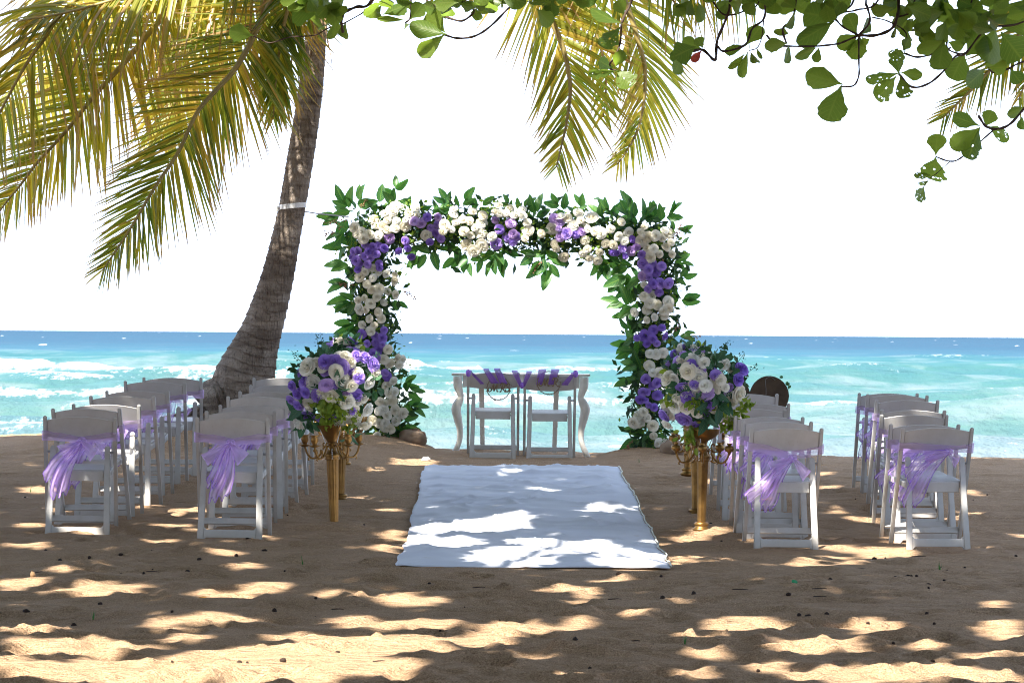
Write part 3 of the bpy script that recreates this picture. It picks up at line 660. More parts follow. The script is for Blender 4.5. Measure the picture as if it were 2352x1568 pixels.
# ------------------------------------------------------------------ console table behind the two chairs
YT = 31.2; tl = P(1037, 855, YT); tr_ = P(1356, 861, YT); tw = tr_.x - tl.x; tc = (tl.x + tr_.x) / 2; tz = (tl.z + tr_.z) / 2
tg = P(1196, 1040, YT).z; tb = empty('console_table', (tc, YT + .2, tg), label='white carved console table with curved legs behind the two altar chairs', cat='table')
mb = MB(); hw = tw / 2; pl = [(-hw, -.21), (-hw * .9, -.23), (hw * .9, -.23), (hw, -.21), (hw, .21), (-hw, .21)]
mb.prism(pl, lambda a, b, w: Vector((tc + a, YT + .2 + b, tz - .011 + w)), .022); mb.obj('tabletop', M['table_white'], tb, bevel=.005, world=True, seg=2)
for yy in (YT + .0, YT + .38):
    nn = 40; poly = []
    for i in range(nn + 1):
        s = i / nn * 2 - 1; poly.append((s * hw * .84, -.085 - .045 * abs(math.sin(s * math.pi * 1.5 + .3)) ** .7 - .03 * math.exp(-(s / .12) ** 2)))
    poly += [(hw * .84, -.0225), (-hw * .84, -.0225)]
    mb = MB(); mb.prism(poly, lambda a, b, w, y=yy: Vector((tc + a, y + w, tz + b)), .022); mb.obj('apron', M['table_white'], tb, bevel=.002, world=True)
for sgn in (-1, 1):
    mb = MB(); mb.box((tc + sgn * hw * .87, YT + .19, tz - .075), (.02, .34, .10)); mb.obj('side_apron', M['table_white'], tb, bevel=.003, world=True)
    H_ = tz - tg                     # cabriole front leg, S curved and swelling at the knee
    prof = [(0, .000, .042), (.12, .002, .042), (.20, .018, .034), (.27, .030, .028), (.33, .012, .040), (.42, -.012, .046), (.55, .004, .040), (.68, .022, .031), (.80, .024, .027), (.90, .006, .026), (1.02, -.030, .030), (1.10, -.05, .026)]
    pts = smooth_path([Vector((tc + sgn * (hw * .91 - .0 - o), YT - .02, tz - .025 - t * (H_ - .02))) for t, o, w in prof], 4)
    wd = np.interp(np.linspace(0, 1, len(pts)), np.linspace(0, 1, len(prof)), [w for *_, w in prof])
    mb = MB(); mb.tube(pts, list(wd), 10); mb.obj('leg', M['table_white'], tb, smooth=True, world=True)
    xr = P(1105 if sgn < 0 else 1278, 950, YT + .36).x
    mb = MB()
    for k in range(9): mb.box((xr - sgn * .002 * k, YT + .36, tz - .03 - H_ * .108 * (k + .5)), (.05 - .001 * k, .05, H_ * .108 + .02 * (k > 7)))
    mb.obj('leg', M['table_white'], tb, bevel=.004, world=True)

# ------------------------------------------------------------------ roses and leaves: shared meshes
def rose_mesh(name, seed, mat, open_=1.):
    q = random.Random(seed); mb = MB()
    for (rad, h, n_, hw_, curl, zb) in ((.50, .20, 6, .72, .16, -.10), (.44, .30, 5, .80, .13, -.08), (.33, .36, 5, .80, .08, -.06), (.22, .39, 4, .95, .04, -.04), (.12, .40, 3, 1.2, .0, -.02)):
        a0 = q.uniform(0, 6)
        for k in range(n_):
            a = a0 + 2 * math.pi * k / n_ + q.uniform(-.15, .15); s = q.uniform(.9, 1.1); rows = []; tw = q.uniform(-.10, .10)
            for v in (0, .35, .7, .92, 1.):
                row = []
                for u in (-1, -.5, 0, .5, 1):
                    edge = 1 - .22 * (v > .6) * u * u; r_ = rad * open_ * s * (.30 + .70 * v ** .62) * (1 - .10 * u * u) + curl * max(0, v - .75) * 2.6
                    z = zb + h * (v * edge) - curl * max(0, v - .8) * 2.2 + .03 * u * tw * 4
                    ang = a + u * hw_ * (.6 + .4 * v); row.append(Vector((r_ * math.cos(ang), r_ * math.sin(ang), z)))
                rows.append(row)
            mb.grid(rows)
    mb.lathe([(.02, .36), (.07, .34), (.10, .2), (.05, 0)], n=8)
    mb.lathe([(.02, -.16), (.2, -.12), (.34, 0), (.30, .08)], n=10)
    return mb.mesh(name, M[mat], smooth=True)
ROSE = {k: [rose_mesh('rose_' + k, s + 10 * i, m, o_) for s, o_ in ((1, 1.), (2, .82), (3, 1.12), (4, .70), (5, .95))] for i, (k, m) in enumerate((('W', 'rose_white'), ('P', 'rose_purple'), ('L', 'rose_lilac')))}
def face_mat(pos, nrm, size, roll):
    nrm = Vector(nrm).normalized(); x = nrm.orthogonal().normalized(); y = nrm.cross(x); Mx = Matrix((x, y, nrm)).transposed() @ Matrix.Rotation(roll, 3, 'Z')
    return Matrix.Translation(pos) @ (Mx * size).to_4x4()
def put_rose(par, kind, pos, nrm, size, q):
    sc = Vector((1, q.uniform(.88, 1.05), q.uniform(.95, 1.15)))
    inst('rose', q.choice(ROSE[kind]), par, face_mat(pos - wloc(par), nrm, size, q.uniform(0, 6.28)) @ Matrix.Diagonal((*sc, 1)))
def blade(mat, wid, seg, cup=.18, bend=.15, shape='lance', seed=0, name='leaf'):
    """leaf along +Y, unit length, facing +Z"""
    q = random.Random(seed); rows = []; uvs = []
    for i in range(seg + 1):
        t = i / seg if shape != 'obov' else 1 - (1 - i / seg) ** 1.9
        if shape == 'lance': w = wid * max(0., math.sin(math.pi * min(1, t ** .8))) ** .8 * (1 if t < .98 else .3)
        elif shape == 'obov': w = wid * (math.sin(min(1, t / .66) * math.pi / 2) ** 1.9 if t < .66 else max(0., 1 - ((t - .66) / .34) ** 2.2) ** .5) + .02
        else: w = wid * math.sqrt(max(0, 1 - (2 * t - 1) ** 2))
        w *= 1 + q.uniform(-.07, .07); z = -bend * t * t
        ks = (-1, -.5, 0, .5, 1) if shape == 'obov' else (-1, 0, 1)
        for k in ks: rows.append(Vector((k * w / 2 * (1 + (q.uniform(-.08, .08) if abs(k) == 1 else 0)), t, z + cup * abs(k) ** 1.5 * w + q.uniform(-.008, .008)))); uvs.append(((k + 1) / 2, t))
    mb = MB(); m = len(ks); mb.grid([rows[i * m:(i + 1) * m] for i in range(seg + 1)], uvs=uvs); return mb.mesh(name, M[mat], smooth=True)
LEAF = {'arch': [blade('arch_leaf', .47, 7, .22, b, 'lance', s) for s, b in ((1, .12), (2, .25), (3, .02))], 'euc': [blade('bouquet_leaf', .72, 5, .1, .1, 'round', s) for s in (4, 5)],
        'blq': [blade('bouquet_leaf', .46, 6, .2, .2, 'lance', s) for s in (6, 7)], 'box': [blade('box_leaf', .55, 4, .15, .15, 'round', s) for s in (8, 9)]}
def leaf_mat4(pos, d, nrm, L):
    y = Vector(d).normalized(); z = Vector(nrm) - y * Vector(nrm).dot(y); z = z.normalized() if z.length > 1e-4 else y.orthogonal().normalized(); x = y.cross(z)
    return Matrix.Translation(pos) @ (Matrix((x, y, z)).transposed() * L).to_4x4()
def put_leaf(par, kind, pos, d, nrm, L, q, nme='leaf'):
    inst(nme, q.choice(LEAF[kind]), par, leaf_mat4(pos - wloc(par), d, nrm, L))
def jit(q, s): return Vector((q.gauss(0, s), q.gauss(0, s), q.gauss(0, s)))
def leaf_cloud(pts, q, size, wid=.42):
    """a mass of small dark leaves, four triangles each, as one mesh builder"""
    mb = MB()
    for p_ in pts:
        L = size * q.uniform(.6, 1.3); d = Vector((q.gauss(0, 1), q.gauss(0, .7), q.gauss(0, 1))).normalized(); s = d.orthogonal().normalized(); s = (s * math.cos(q.uniform(0, 3)) + d.cross(s) * math.sin(q.uniform(0, 3))).normalized() * L * wid / 2; u_ = d.cross(s) * .25
        mb.add([p_ - d * L / 2, p_ + s + u_, p_ + d * L / 2, p_ - s + u_, p_], [(0, 1, 4), (1, 2, 4), (2, 3, 4), (3, 0, 4)])
    return mb

# ------------------------------------------------------------------ flower arch
af = P(1183, 1035, YA); ARCH = empty('flower_arch', (af.x, YA, af.z), label='square wedding arch covered in white and purple roses and green leaves', cat='flower arch')
axis = [(868, 1045), (864, 900), (858, 700), (852, 590), (850, 530), (980, 524), (1180, 530), (1380, 540), (1510, 545), (1512, 640), (1502, 760), (1490, 900), (1492, 1045)]
A0 = P(868, 1045, YA + .08); A1 = P(848, 530, YA + .08); A2 = P(1512, 545, YA + .08); A3 = P(1494, 1045, YA + .08)
for a, b in ((A0, A1), (A1, A2), (A2, A3)):
    mb = MB(); mb.tube([a, b], .018, 8); mb.obj('frame_tube', M['brass'], ARCH, smooth=True, world=True)
def arch_half(u, v):      # depth of the garland's front face at a picture point (metres in front of the frame)
    best = 1e9
    for (a, b) in zip(axis[:-1], axis[1:]):
        ax, ay = a; bx, by = b; t = max(0, min(1, ((u - ax) * (bx - ax) + (v - ay) * (by - ay)) / ((bx - ax) ** 2 + (by - ay) ** 2)))
        dx, dy = u - ax - t * (bx - ax), v - ay - t * (by - ay); d = math.hypot(dx, dy)
        if d < best: best = d; ox, oy = dx, dy
    return best, ox, oy
q = random.Random(21)
W = []
def addr(kind, T, pts, s=1.):
    for x, y in pts: W.append((kind, *T(x, y), s))
addr('W', C4, [(790, 320), (690, 385), (760, 360), (840, 320), (970, 335), (915, 380), (985, 400), (600, 440), (620, 490), (680, 495), (720, 530), (800, 450), (880, 440), (880, 495), (790, 510), (720, 440), (430, 510), (490, 545), (640, 580), (560, 570), (510, 605), (450, 570),
    (1070, 580), (1230, 480), (1290, 525), (1215, 545), (1250, 510), (520, 900), (585, 870), (475, 945), (590, 955), (710, 920), (785, 930), (535, 1010), (640, 900), (580, 1060), (645, 1055), (725, 1080), (790, 1105), (515, 1135), (460, 1155), (625, 1125), (570, 1185), (690, 1175), (525, 1240), (470, 1230), (640, 1260),
    (560, 1320), (665, 1320), (495, 1375), (600, 1380), (570, 1430), (780, 980), (1310, 345), (1310, 390), (1395, 440), (1455, 450), (1480, 365), (1570, 400), (1560, 465), (1500, 510), (1555, 560), (1400, 540), (1465, 580), (1330, 460), (1430, 665), (1490, 715), (1580, 690), (1565, 660),
    (1710, 310), (1720, 380), (1810, 340), (1850, 400), (1780, 380), (1680, 370), (1650, 590)])
addr('P', C4, [(1075, 415), (1105, 510), (1165, 480), (1150, 560), (1195, 605), (1100, 635), (880, 625), (935, 765), (820, 715), (900, 690), (520, 660), (590, 680), (640, 670), (690, 690), (550, 720), (415, 720), (460, 710), (620, 745), (520, 765), (570, 780), (400, 770), (440, 800), (470, 830), (545, 835), (645, 830), (455, 880), (650, 865),
    (495, 1455), (540, 1540), (610, 1530), (675, 1490), (690, 1420), (605, 1470), (660, 1545), (1720, 525), (1690, 650), (1780, 600), (1840, 640), (1870, 590)])
addr('L', C4, [(1170, 415), (960, 450), (1020, 470), (740, 600), (1680, 440), (1820, 470), (1840, 565)])
addr('W', C5, [(140, 350), (140, 400), (185, 465), (190, 535), (165, 605), (310, 560), (370, 530), (410, 515), (425, 650), (440, 690), (510, 770), (540, 420), (480, 410), (640, 380), (590, 490), (660, 440), (700, 500), (720, 520), (760, 420), (790, 540), (840, 560), (700, 620), (720, 700), (830, 725), (880, 650), (680, 740), (740, 780), (810, 800), (925, 520), (1000, 585), (950, 660), (1020, 460), (1085, 550), (1050, 630),
    (1195, 550), (1200, 625), (1230, 500), (1250, 590), (1330, 580), (1410, 535), (1390, 600), (1465, 640), (1420, 680), (1310, 695), (1250, 690), (1365, 745), (1475, 745), (1280, 770), (1450, 560), (1225, 1015), (1225, 1120), (1290, 1110), (1340, 1195), (1250, 1240), (1440, 1170), (1430, 1230), (1320, 1305), (1400, 1285), (1250, 1330), (1140, 1260), (1280, 1180), (1400, 1250)])
addr('L', C5, [(40, 470), (60, 565), (425, 430), (470, 455), (465, 515), (475, 595), (670, 540), (1110, 715), (1160, 680), (1210, 940)])
addr('P', C5, [(535, 560), (615, 565), (1120, 610), (1035, 690), (950, 730), (1055, 760), (990, 735), (1205, 750), (1215, 830), (1300, 825), (1380, 850), (1265, 880), (1330, 900), (1270, 950), (1310, 1010), (1370, 1005), (1440, 1005), (1260, 1055), (1360, 1085), (1310, 1420), (1385, 1400), (1410, 1475), (1160, 1490), (1230, 1470), (1300, 1500), (1340, 1540), (1250, 1540)])
addr('W', C8, [(330, 220), (365, 225), (415, 215), (325, 300), (345, 345), (400, 335), (385, 350), (250, 625), (285, 600), (265, 670), (345, 690), (220, 670), (350, 755), (380, 800), (435, 800), (310, 640)])
addr('P', C8, [(300, 385), (375, 410), (280, 470), (310, 470), (375, 490), (265, 520), (295, 525), (320, 555), (355, 570), (345, 430)])
addr('P', C7, [(735, 130), (820, 120), (850, 85), (780, 150), (885, 315), (870, 290), (800, 185)])
addr('W', C7, [(890, 120), (860, 190), (905, 220), (965, 180), (975, 235), (1000, 190), (930, 350), (880, 390), (870, 510), (920, 495), (885, 600), (945, 560), (1005, 585), (950, 640), (870, 660), (835, 570), (830, 660), (810, 750), (870, 690), (885, 790), (830, 500), (900, 440), (860, 560), (905, 700), (780, 640), (940, 430)])
for kind, u, v, s in W:
    d, ox, oy = arch_half(u, v); dep = .17 * math.sqrt(max(.05, 1 - (d / 75) ** 2)) + q.uniform(-.02, .03)
    pos = P(u, v, YA - dep); nrm = Vector((ox / 70, -1.0, -oy / 70)) + jit(q, .22)
    put_rose(ARCH, kind, pos, nrm, (.086 if kind == 'W' else .080) * q.uniform(.86, 1.16), q)
# sprays of large leaves: (u, v, direction in degrees, number, size)
SPR = [(800, 480, 120, 6, 1.), (820, 470, 60, 6, 1.), (790, 500, 170, 6, 1.), (800, 530, 190, 6, 1.), (805, 565, 200, 6, 1.), (810, 610, 185, 6, 1.), (812, 650, 180, 6, 1.), (815, 690, 195, 6, 1.), (820, 720, 170, 5, .9), (822, 745, 160, 5, 1.), (820, 775, 195, 5, .9), (828, 800, 205, 5, .8),
       (905, 480, 85, 6, .9), (907, 440, 95, 3, .8), (870, 480, 60, 4, .8), (940, 475, 20, 3, .8), (1030, 470, 110, 6, .8), (1060, 470, 50, 4, .8), (1010, 480, 70, 4, .7), (1100, 480, 30, 4, .7), (1170, 480, 120, 5, .7), (1200, 480, 40, 5, .7), (1230, 500, 80, 6, .9), (1290, 480, 130, 5, .8), (1330, 485, 60, 4, .7), (1340, 480, 110, 3, .7), (1385, 500, 150, 4, .8),
       (1400, 495, 100, 5, .8), (1450, 500, 110, 6, .9), (1470, 510, 50, 6, .9), (1500, 500, 80, 5, .8), (1530, 500, 40, 6, .9), (1555, 530, 20, 4, .7), (1450, 490, 140, 4, .9),
       (985, 580, 225, 6, 1.), (960, 565, 250, 3, .8), (1060, 585, 220, 6, .9), (1075, 590, 260, 4, .9), (1045, 570, 200, 4, .8), (1135, 585, 245, 5, .9), (1150, 580, 285, 4, .9), (1115, 580, 265, 3, .8), (1165, 580, 260, 3, .7), (1250, 585, 245, 7, 1.1), (1262, 600, 275, 6, 1.), (1235, 580, 220, 4, .8),
       (1385, 590, 235, 6, 1.), (1395, 600, 260, 5, .9), (1415, 610, 290, 4, .8), (1445, 620, 240, 7, 1.1), (1450, 650, 205, 6, 1.), (1470, 640, 260, 6, 1.), (1445, 700, 175, 5, 1.1), (1460, 690, 150, 4, .9), (1450, 720, 200, 4, .9), (1460, 780, 190, 5, 1.), (1460, 800, 220, 4, .9), (1470, 840, 180, 5, .9), (1475, 860, 205, 5, 1.), (1475, 850, 150, 3, .8), (1455, 770, 160, 4, .9),
       (1555, 600, 350, 5, .7), (1560, 640, 10, 5, .7), (1560, 690, 30, 4, .8), (1560, 770, 0, 4, .7), (1480, 1000, 200, 6, 1.1), (1475, 1020, 240, 5, 1.), (1500, 1010, 285, 4, .9),
       (905, 690, 350, 3, .6), (935, 880, 350, 5, .7), (940, 930, 330, 5, .8), (930, 970, 310, 5, .8), (860, 1000, 250, 6, 1.), (900, 1005, 300, 5, .9), (850, 960, 200, 5, .9), (940, 900, 10, 4, .7), (880, 1010, 270, 5, 1.)]
nl = 0
for (u, v, ang, k, s) in SPR:
    d, ox, oy = arch_half(u, v); b0 = P(u, v, YA - .10 * max(0, 1 - d / 90) + q.uniform(-.05, .12))
    ang += q.uniform(-18, 18); k = max(3, round(k * .74))
    for i in range(k):
        if nl >= 300: break
        f_ = i / (k - 1); a = R(ang + ((-1) ** i) * (62 - 44 * f_) * (i < k - 1) + q.uniform(-14, 14)); along = .11 * s * f_ - .035
        dd = Vector((math.cos(a), q.uniform(-.75, .25), math.sin(a))); pos = b0 + Vector((math.cos(R(ang)), 0, math.sin(R(ang)))) * along + jit(q, .008)
        put_leaf(ARCH, 'arch', pos, dd, Vector((q.gauss(0, .55), -1, q.gauss(.25, .5))), .195 * s * q.uniform(.75, 1.15), q); nl += 1
pts = []; tot = [math.hypot(b[0] - a[0], b[1] - a[1]) for a, b in zip(axis[:-1], axis[1:])]
for _ in range(6500):
    k = q.choices(range(len(tot)), tot)[0]; t = q.random(); a, b = axis[k], axis[k + 1]; low = max(0, (a[1] + (b[1] - a[1]) * t - 780) / 250); wide = 1 + .35 * low * (k < 2)
    u = a[0] + (b[0] - a[0]) * t + q.gauss(0, 25) * wide + (18 * low if k < 2 else 0); v = a[1] + (b[1] - a[1]) * t + q.gauss(0, 25); pts.append(P(u, min(v, 1040), YA + q.gauss(.02, .07)))
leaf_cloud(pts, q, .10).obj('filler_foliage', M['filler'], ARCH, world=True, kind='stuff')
pts = []
for (kind, u, v, s) in W:
    if q.random() < .75:
        for _ in range(14):
            uu, vv = u + q.gauss(0, 13), v + q.gauss(0, 13); d, *_r = arch_half(uu, vv); pts.append(P(uu, vv, YA - .15 * math.sqrt(max(.05, 1 - (d / 75) ** 2)) - q.uniform(-.03, .02)))
leaf_cloud(pts, q, .042, .6).obj('light_sprigs', M['box_leaf'], ARCH, world=True, kind='stuff')
# brown berry sprigs
for (u, v, ang) in ((800, 505, 190), (830, 480, 60), (815, 655, 180), (830, 775, 200), (920, 670, 340), (1540, 560, 60), (1505, 570, 300), (1545, 770, 60), (1560, 820, 20), (1470, 1030, 215), (1455, 1010, 230), (790, 520, 205), (1570, 780, 10), (1245, 600, 230), (945, 980, 330)):
    mb = MB(); b0 = P(u, v, YA - .12); d = Vector((math.cos(R(ang)), -.1, math.sin(R(ang)))); L = q.uniform(.12, .22)
    mb.tube([b0 + d * L * t + Vector((0, 0, .02 * math.sin(t * 3))) for t in (0, .35, .7, 1)], .002, 4)
    for i in range(14): c = b0 + d * L * q.uniform(.15, 1) + jit(q, .012); mb.lathe([(.001, -.007), (.007, -.003), (.007, .003), (.001, .007)], c, 5)
    mb.obj('berry_sprig', M['berry'], ARCH, world=True)

# ------------------------------------------------------------------ golden candelabra stands
def stand_meshes(style):
    D = []; S = .72
    mb = MB(); mb.lathe([(.020, -.10), (.030, -.06), (.034, -.012), (.060, .004), (.062, .018), (.050, .030), (.044, .036), (.047, .048), (.050, .058), (.040, .070)], n=24); D.append(('foot', mb.mesh('foot', M['brass'], smooth=True), []))
    mb = MB(); mb.lathe([(.029, .066), (.032, .20), (.037, .40), (.0405, .525)], n=28 if style else 10, flute=.07 if style else 0.); D.append(('pole', mb.mesh('pole', M['brass'], smooth=False), []))
    mb = MB(); mb.lathe([(.045, .525), (.049, .533), (.045, .541), (.050, .552), (.052, .560), (.044, .572), (.036, .580), (.030, .60), (.022, .625), (.024, .64), (.030, .65)], n=24); D.append(('collar', mb.mesh('collar', M['brass'], smooth=True), []))
    mb = MB()
    if style: mb.lathe([(.022, .64), (.034, .665), (.055, .70), (.085, .755), (.096, .775), (.098, .78), (.09, .78), (.04, .69)], n=28)
    else: mb.lathe([(.020, .64), (.024, .67), (.050, .685), (.085, .705), (.105, .73), (.112, .76), (.114, .765), (.10, .765), (.04, .70)], n=28, flute=.03)
    D.append(('bowl', mb.mesh('bowl', M['brass'], smooth=True), []))
    for k in range(5):
        a = (.35 if style else .12) + k * 2 * math.pi / 5; ca, sa = math.cos(a), math.sin(a); pt = lambda r_, z: Vector((r_ * ca, r_ * sa, z))
        z0 = .60 if style else .575
        mb = MB(); mb.tube(smooth_path([pt(.03, z0 + .03), pt(.055, z0 + .02), pt(.075, z0 - .02), pt(.105, z0 - .055), pt(.145, z0 - .06), pt(.172, z0 - .03), pt(.185, z0 + .01), pt(.188, z0 + .03)], 4), .0075, 8)
        mb.tube(smooth_path([pt(.115, z0 - .052), pt(.105, z0 - .02), pt(.115, z0 + .0), pt(.128, z0 - .004), pt(.124, z0 - .018)], 4), .0055, 6)
        mb.tube(smooth_path([pt(.06, z0 + .02), pt(.062, z0 + .045), pt(.05, z0 + .05)], 4), .005, 6)
        mb.tube(smooth_path([pt(.160, z0 - .05), pt(.168, z0 - .07), pt(.16, z0 - .075)], 3), .005, 6)
        c = (.188 * ca, .188 * sa, z0); mc = MB()
        if style: mc.lathe([(.006, .02), (.036, .034), (.038, .038), (.014, .042), (.016, .05), (.025, .07), (.026, .085), (.020, .10), (.028, .108), (.028, .112), (.018, .11)], c, 16)
        else: mc.lathe([(.006, .0), (.012, .02), (.030, .03), (.034, .045), (.032, .062), (.024, .068), (.013, .07), (.018, .085), (.018, .088)], c, 16, .05)
        D.append(('arm', mb.mesh('arm', M['brass'], smooth=True), [('candle_cup', mc.mesh('candle_cup', M['brass'], smooth=True))]))
    mb = MB()
    for k in range(5):
        a = 1.0 + k * 2 * math.pi / 5
        for i in range(5): mb.lathe([(.001, -.008), (.005, -.002), (.005, .002), (.001, .008)], (.066 * math.cos(a), .066 * math.sin(a), .60 - i * .016), 6)
    D.append(('crystal_drop', mb.mesh('crystal_drop', M['crystal']), []))
    for k in range(2):
        a = 3.6 + k * 2.0; mb = MB(); mb.tube([(.086 * math.cos(a), .086 * math.sin(a), .765), (.05 * math.cos(a), .05 * math.sin(a), .66), (.035 * math.cos(a + .6), .035 * math.sin(a + .6), .60)], .003, 5); D.append(('tie_cord', mb.mesh('tie_cord', M['strap']), []))
    return D
SM = {1: stand_meshes(True), 0: stand_meshes(False)}
SL = ['fluted golden candelabra stand, nearest one left of the runner', 'second golden candelabra stand left of the runner, tucked behind the nearest', 'rearmost dull golden candelabra stand left of the runner',
      'faceted golden candelabra stand, nearest one right of the runner', 'second golden candelabra stand right of the runner, tucked behind the nearest', 'rearmost sunlit golden candelabra stand right of the runner']
BL = ['big purple and white flower arrangement with yellow green sprigs, nearest left of the runner', 'flower arrangement half hidden behind the nearest left arrangement', 'rearmost flower arrangement left of the runner before the arch foot',
      'big white and purple flower arrangement on the nearest stand right of the runner', 'flower arrangement half hidden behind the nearest right arrangement', 'rearmost flower arrangement right of the runner before the arch foot']
BOUQ = {0: dict(T=C7, W=[(580, 170), (615, 215), (555, 335), (625, 385), (335, 360), (480, 455), (590, 500), (670, 500), (740, 560), (550, 645), (650, 625), (720, 670), (755, 360), (510, 280), (800, 290), (670, 290), (300, 250), (240, 660), (540, 190), (640, 560)],
                P=[(435, 275), (600, 265), (545, 250), (720, 180), (680, 330), (190, 385), (275, 350), (235, 525), (185, 490), (370, 450), (285, 435), (500, 205), (430, 210), (780, 230), (310, 605), (660, 170)], L=[(440, 380), (590, 440)],
                box=[(420, 520), (470, 500), (520, 530), (400, 580), (450, 590), (500, 560), (560, 590), (610, 600), (380, 540), (480, 640), (590, 680), (430, 630)], euc=[(400, 160), (470, 130), (760, 310), (830, 400), (690, 440), (300, 280), (780, 420), (410, 420), (560, 400)], dark=[(250, 580), (290, 650), (340, 640), (620, 740), (500, 390)]),
        3: dict(T=C8, W=[(575, 335), (645, 370), (600, 270), (680, 280), (690, 430), (745, 460), (790, 390), (475, 465), (505, 510), (655, 490), (560, 560), (635, 605), (865, 500), (905, 480), (750, 575), (430, 560), (490, 560), (440, 680), (470, 620), (445, 380), (815, 290), (820, 440), (590, 460), (850, 640)],
                P=[(595, 290), (660, 320), (615, 425), (580, 500), (550, 645), (632, 680), (925, 320), (905, 390), (755, 360), (420, 620)], L=[],
                box=[(890, 600), (940, 560), (870, 660), (820, 600), (910, 640), (960, 530), (620, 540), (580, 740), (590, 790), (600, 700), (800, 680), (840, 690), (470, 510)], euc=[(780, 230), (790, 270), (600, 215), (540, 360), (520, 400), (690, 500), (830, 360), (860, 340), (500, 300), (560, 250), (640, 450), (760, 300)], dark=[(720, 620), (690, 640), (800, 540), (770, 520), (700, 560), (520, 440)])}
for i, sp in enumerate(STANDS):
    st = empty('candelabra_stand', (sp.x, sp.y, sp.z), .25 * i, label=SL[i], cat='candelabra stand', group='golden stands lining the runner')
    st.rotation_euler.y = (-.035, .01, .0, .015, .0, .01)[i]
    st.scale = (1, 1, .90)
    for nme, me, kids in SM[1 if i < 3 else 0]:
        o = inst(nme, me, st)
        for kn, km in kids: inst(kn, km, o)
    side = 0 if i < 3 else 1; q = random.Random(40 + i)
    cz = sp.z + (1.02 if i in (0, 3) else .88); B = empty('flower_arrangement', (sp.x, sp.y, sp.z + .76), label=BL[i], cat='flower arrangement', group='flower arrangements on the golden stands')
    cx = sp.x + (-.02 if side == 0 else .02); rad = .29 if i in (0, 3) else .19
    def fpos(u, v, extra=0.):
        p_ = P(u, v, sp.y); dx, dz = (p_.x - cx) / (rad * 1.12), (p_.z - cz) / (rad * 1.05); s = math.sqrt(max(.03, 1 - min(.97, dx * dx + dz * dz)))
        return P(u, v, sp.y - rad * s - extra + q.uniform(-.035, .03)), Vector((dx * 1.1, -s - .25, dz * 1.1))
    if i in BOUQ:
        b = BOUQ[i]
        for kind in 'WPL':
            for (x, y) in b[kind]:
                u, v = b['T'](x, y); pos, nr = fpos(u, v); put_rose(B, kind, pos, nr + jit(q, .25), (.088 * q.uniform(.8, 1.3)) * (1 if kind == 'W' else .95), q)
        for k in range(34):       # smaller blooms filling between
            a_, r_ = q.uniform(0, 6.28), math.sqrt(q.random()) * .92; u, v = (757 if i == 0 else 1612) + 92 * r_ * math.cos(a_), (893 if i == 0 else 890) - 82 * r_ * math.sin(a_)
            pos, nr = fpos(u, v, -.02); put_rose(B, q.choice('WWWPPL'), pos, nr + jit(q, .3), q.uniform(.055, .085), q)
        for (x, y) in b['box']:
            for _ in range(16):
                u, v = b['T'](x + q.gauss(0, 26), y + q.gauss(0, 24)); pos, nr = fpos(u, v, .02); put_leaf(B, 'box', pos, nr + jit(q, .9), nr + jit(q, .6), .045 * q.uniform(.8, 1.3), q)
        for kind, lst, L, cnt in (('euc', b['euc'], .065, 3), ('blq', b['dark'], .11, 6)):
            for (x, y) in lst:
                for _ in range(cnt):
                    u, v = b['T'](x + q.gauss(0, 20), y + q.gauss(0, 20)); pos, nr = fpos(u, v, -.015); put_leaf(B, kind, pos, nr * .5 + jit(q, .7), nr + jit(q, .5), L * q.uniform(.8, 1.25), q)
        # thin airy sprigs on top
        for k in range(4):
            u, v = (C7(*[(420, 120), (390, 170), (270, 230), (760, 200)][k]) if i == 0 else C8(*[(790, 200), (650, 220), (900, 280), (960, 350)][k])); p0, nr = fpos(u, v); mb = MB(); d = (Vector((nr.x, 0, .7)) + jit(q, .15)).normalized(); L = q.uniform(.08, .15)
            mb.tube([p0 + d * L * t for t in (0, .5, 1)], .0013, 4)
            for _ in range(16): c = p0 + d * L * q.uniform(.3, 1) + jit(q, .014); mb.box(c, (.007, .003, .006), Euler((q.random() * 3, q.random() * 3, 0)).to_matrix())
            mb.obj('sprig', M['bouquet_leaf'], B, world=True)
    else:
        for k in range(46):
            th, ph = q.uniform(0, 6.28), q.uniform(-.5, 1.3); nr = Vector((math.cos(th) * math.cos(ph), math.sin(th) * math.cos(ph), math.sin(ph)))
            put_rose(B, q.choice('WWWPPL'), Vector((cx, sp.y, cz)) + nr * rad * .92, nr + jit(q, .2), .10 * q.uniform(.85, 1.15), q)
        for k in range(70):
            th, ph = q.uniform(0, 6.28), q.uniform(-.7, 1.4); nr = Vector((math.cos(th) * math.cos(ph), math.sin(th) * math.cos(ph), math.sin(ph)))
            put_leaf(B, q.choice(('euc', 'blq', 'box')), Vector((cx, sp.y, cz)) + nr * rad * .9, nr + jit(q, .5), nr + jit(q, .6), .085 * q.uniform(.8, 1.3), q)
    pts = []
    while len(pts) < 700:
        v_ = jit(q, .6)
        if v_.length < 1: pts.append(Vector((cx, sp.y, cz)) + Vector((v_.x * rad * 1.02, v_.y * rad, v_.z * rad * .95 - .02)))
    for k in range(120): pts.append(Vector((cx, sp.y, sp.z + .78 + q.uniform(0, .12))) + jit(q, .045))
    leaf_cloud(pts, q, .055, .55).obj('filler_foliage', M['filler'], B, world=True, kind='stuff')
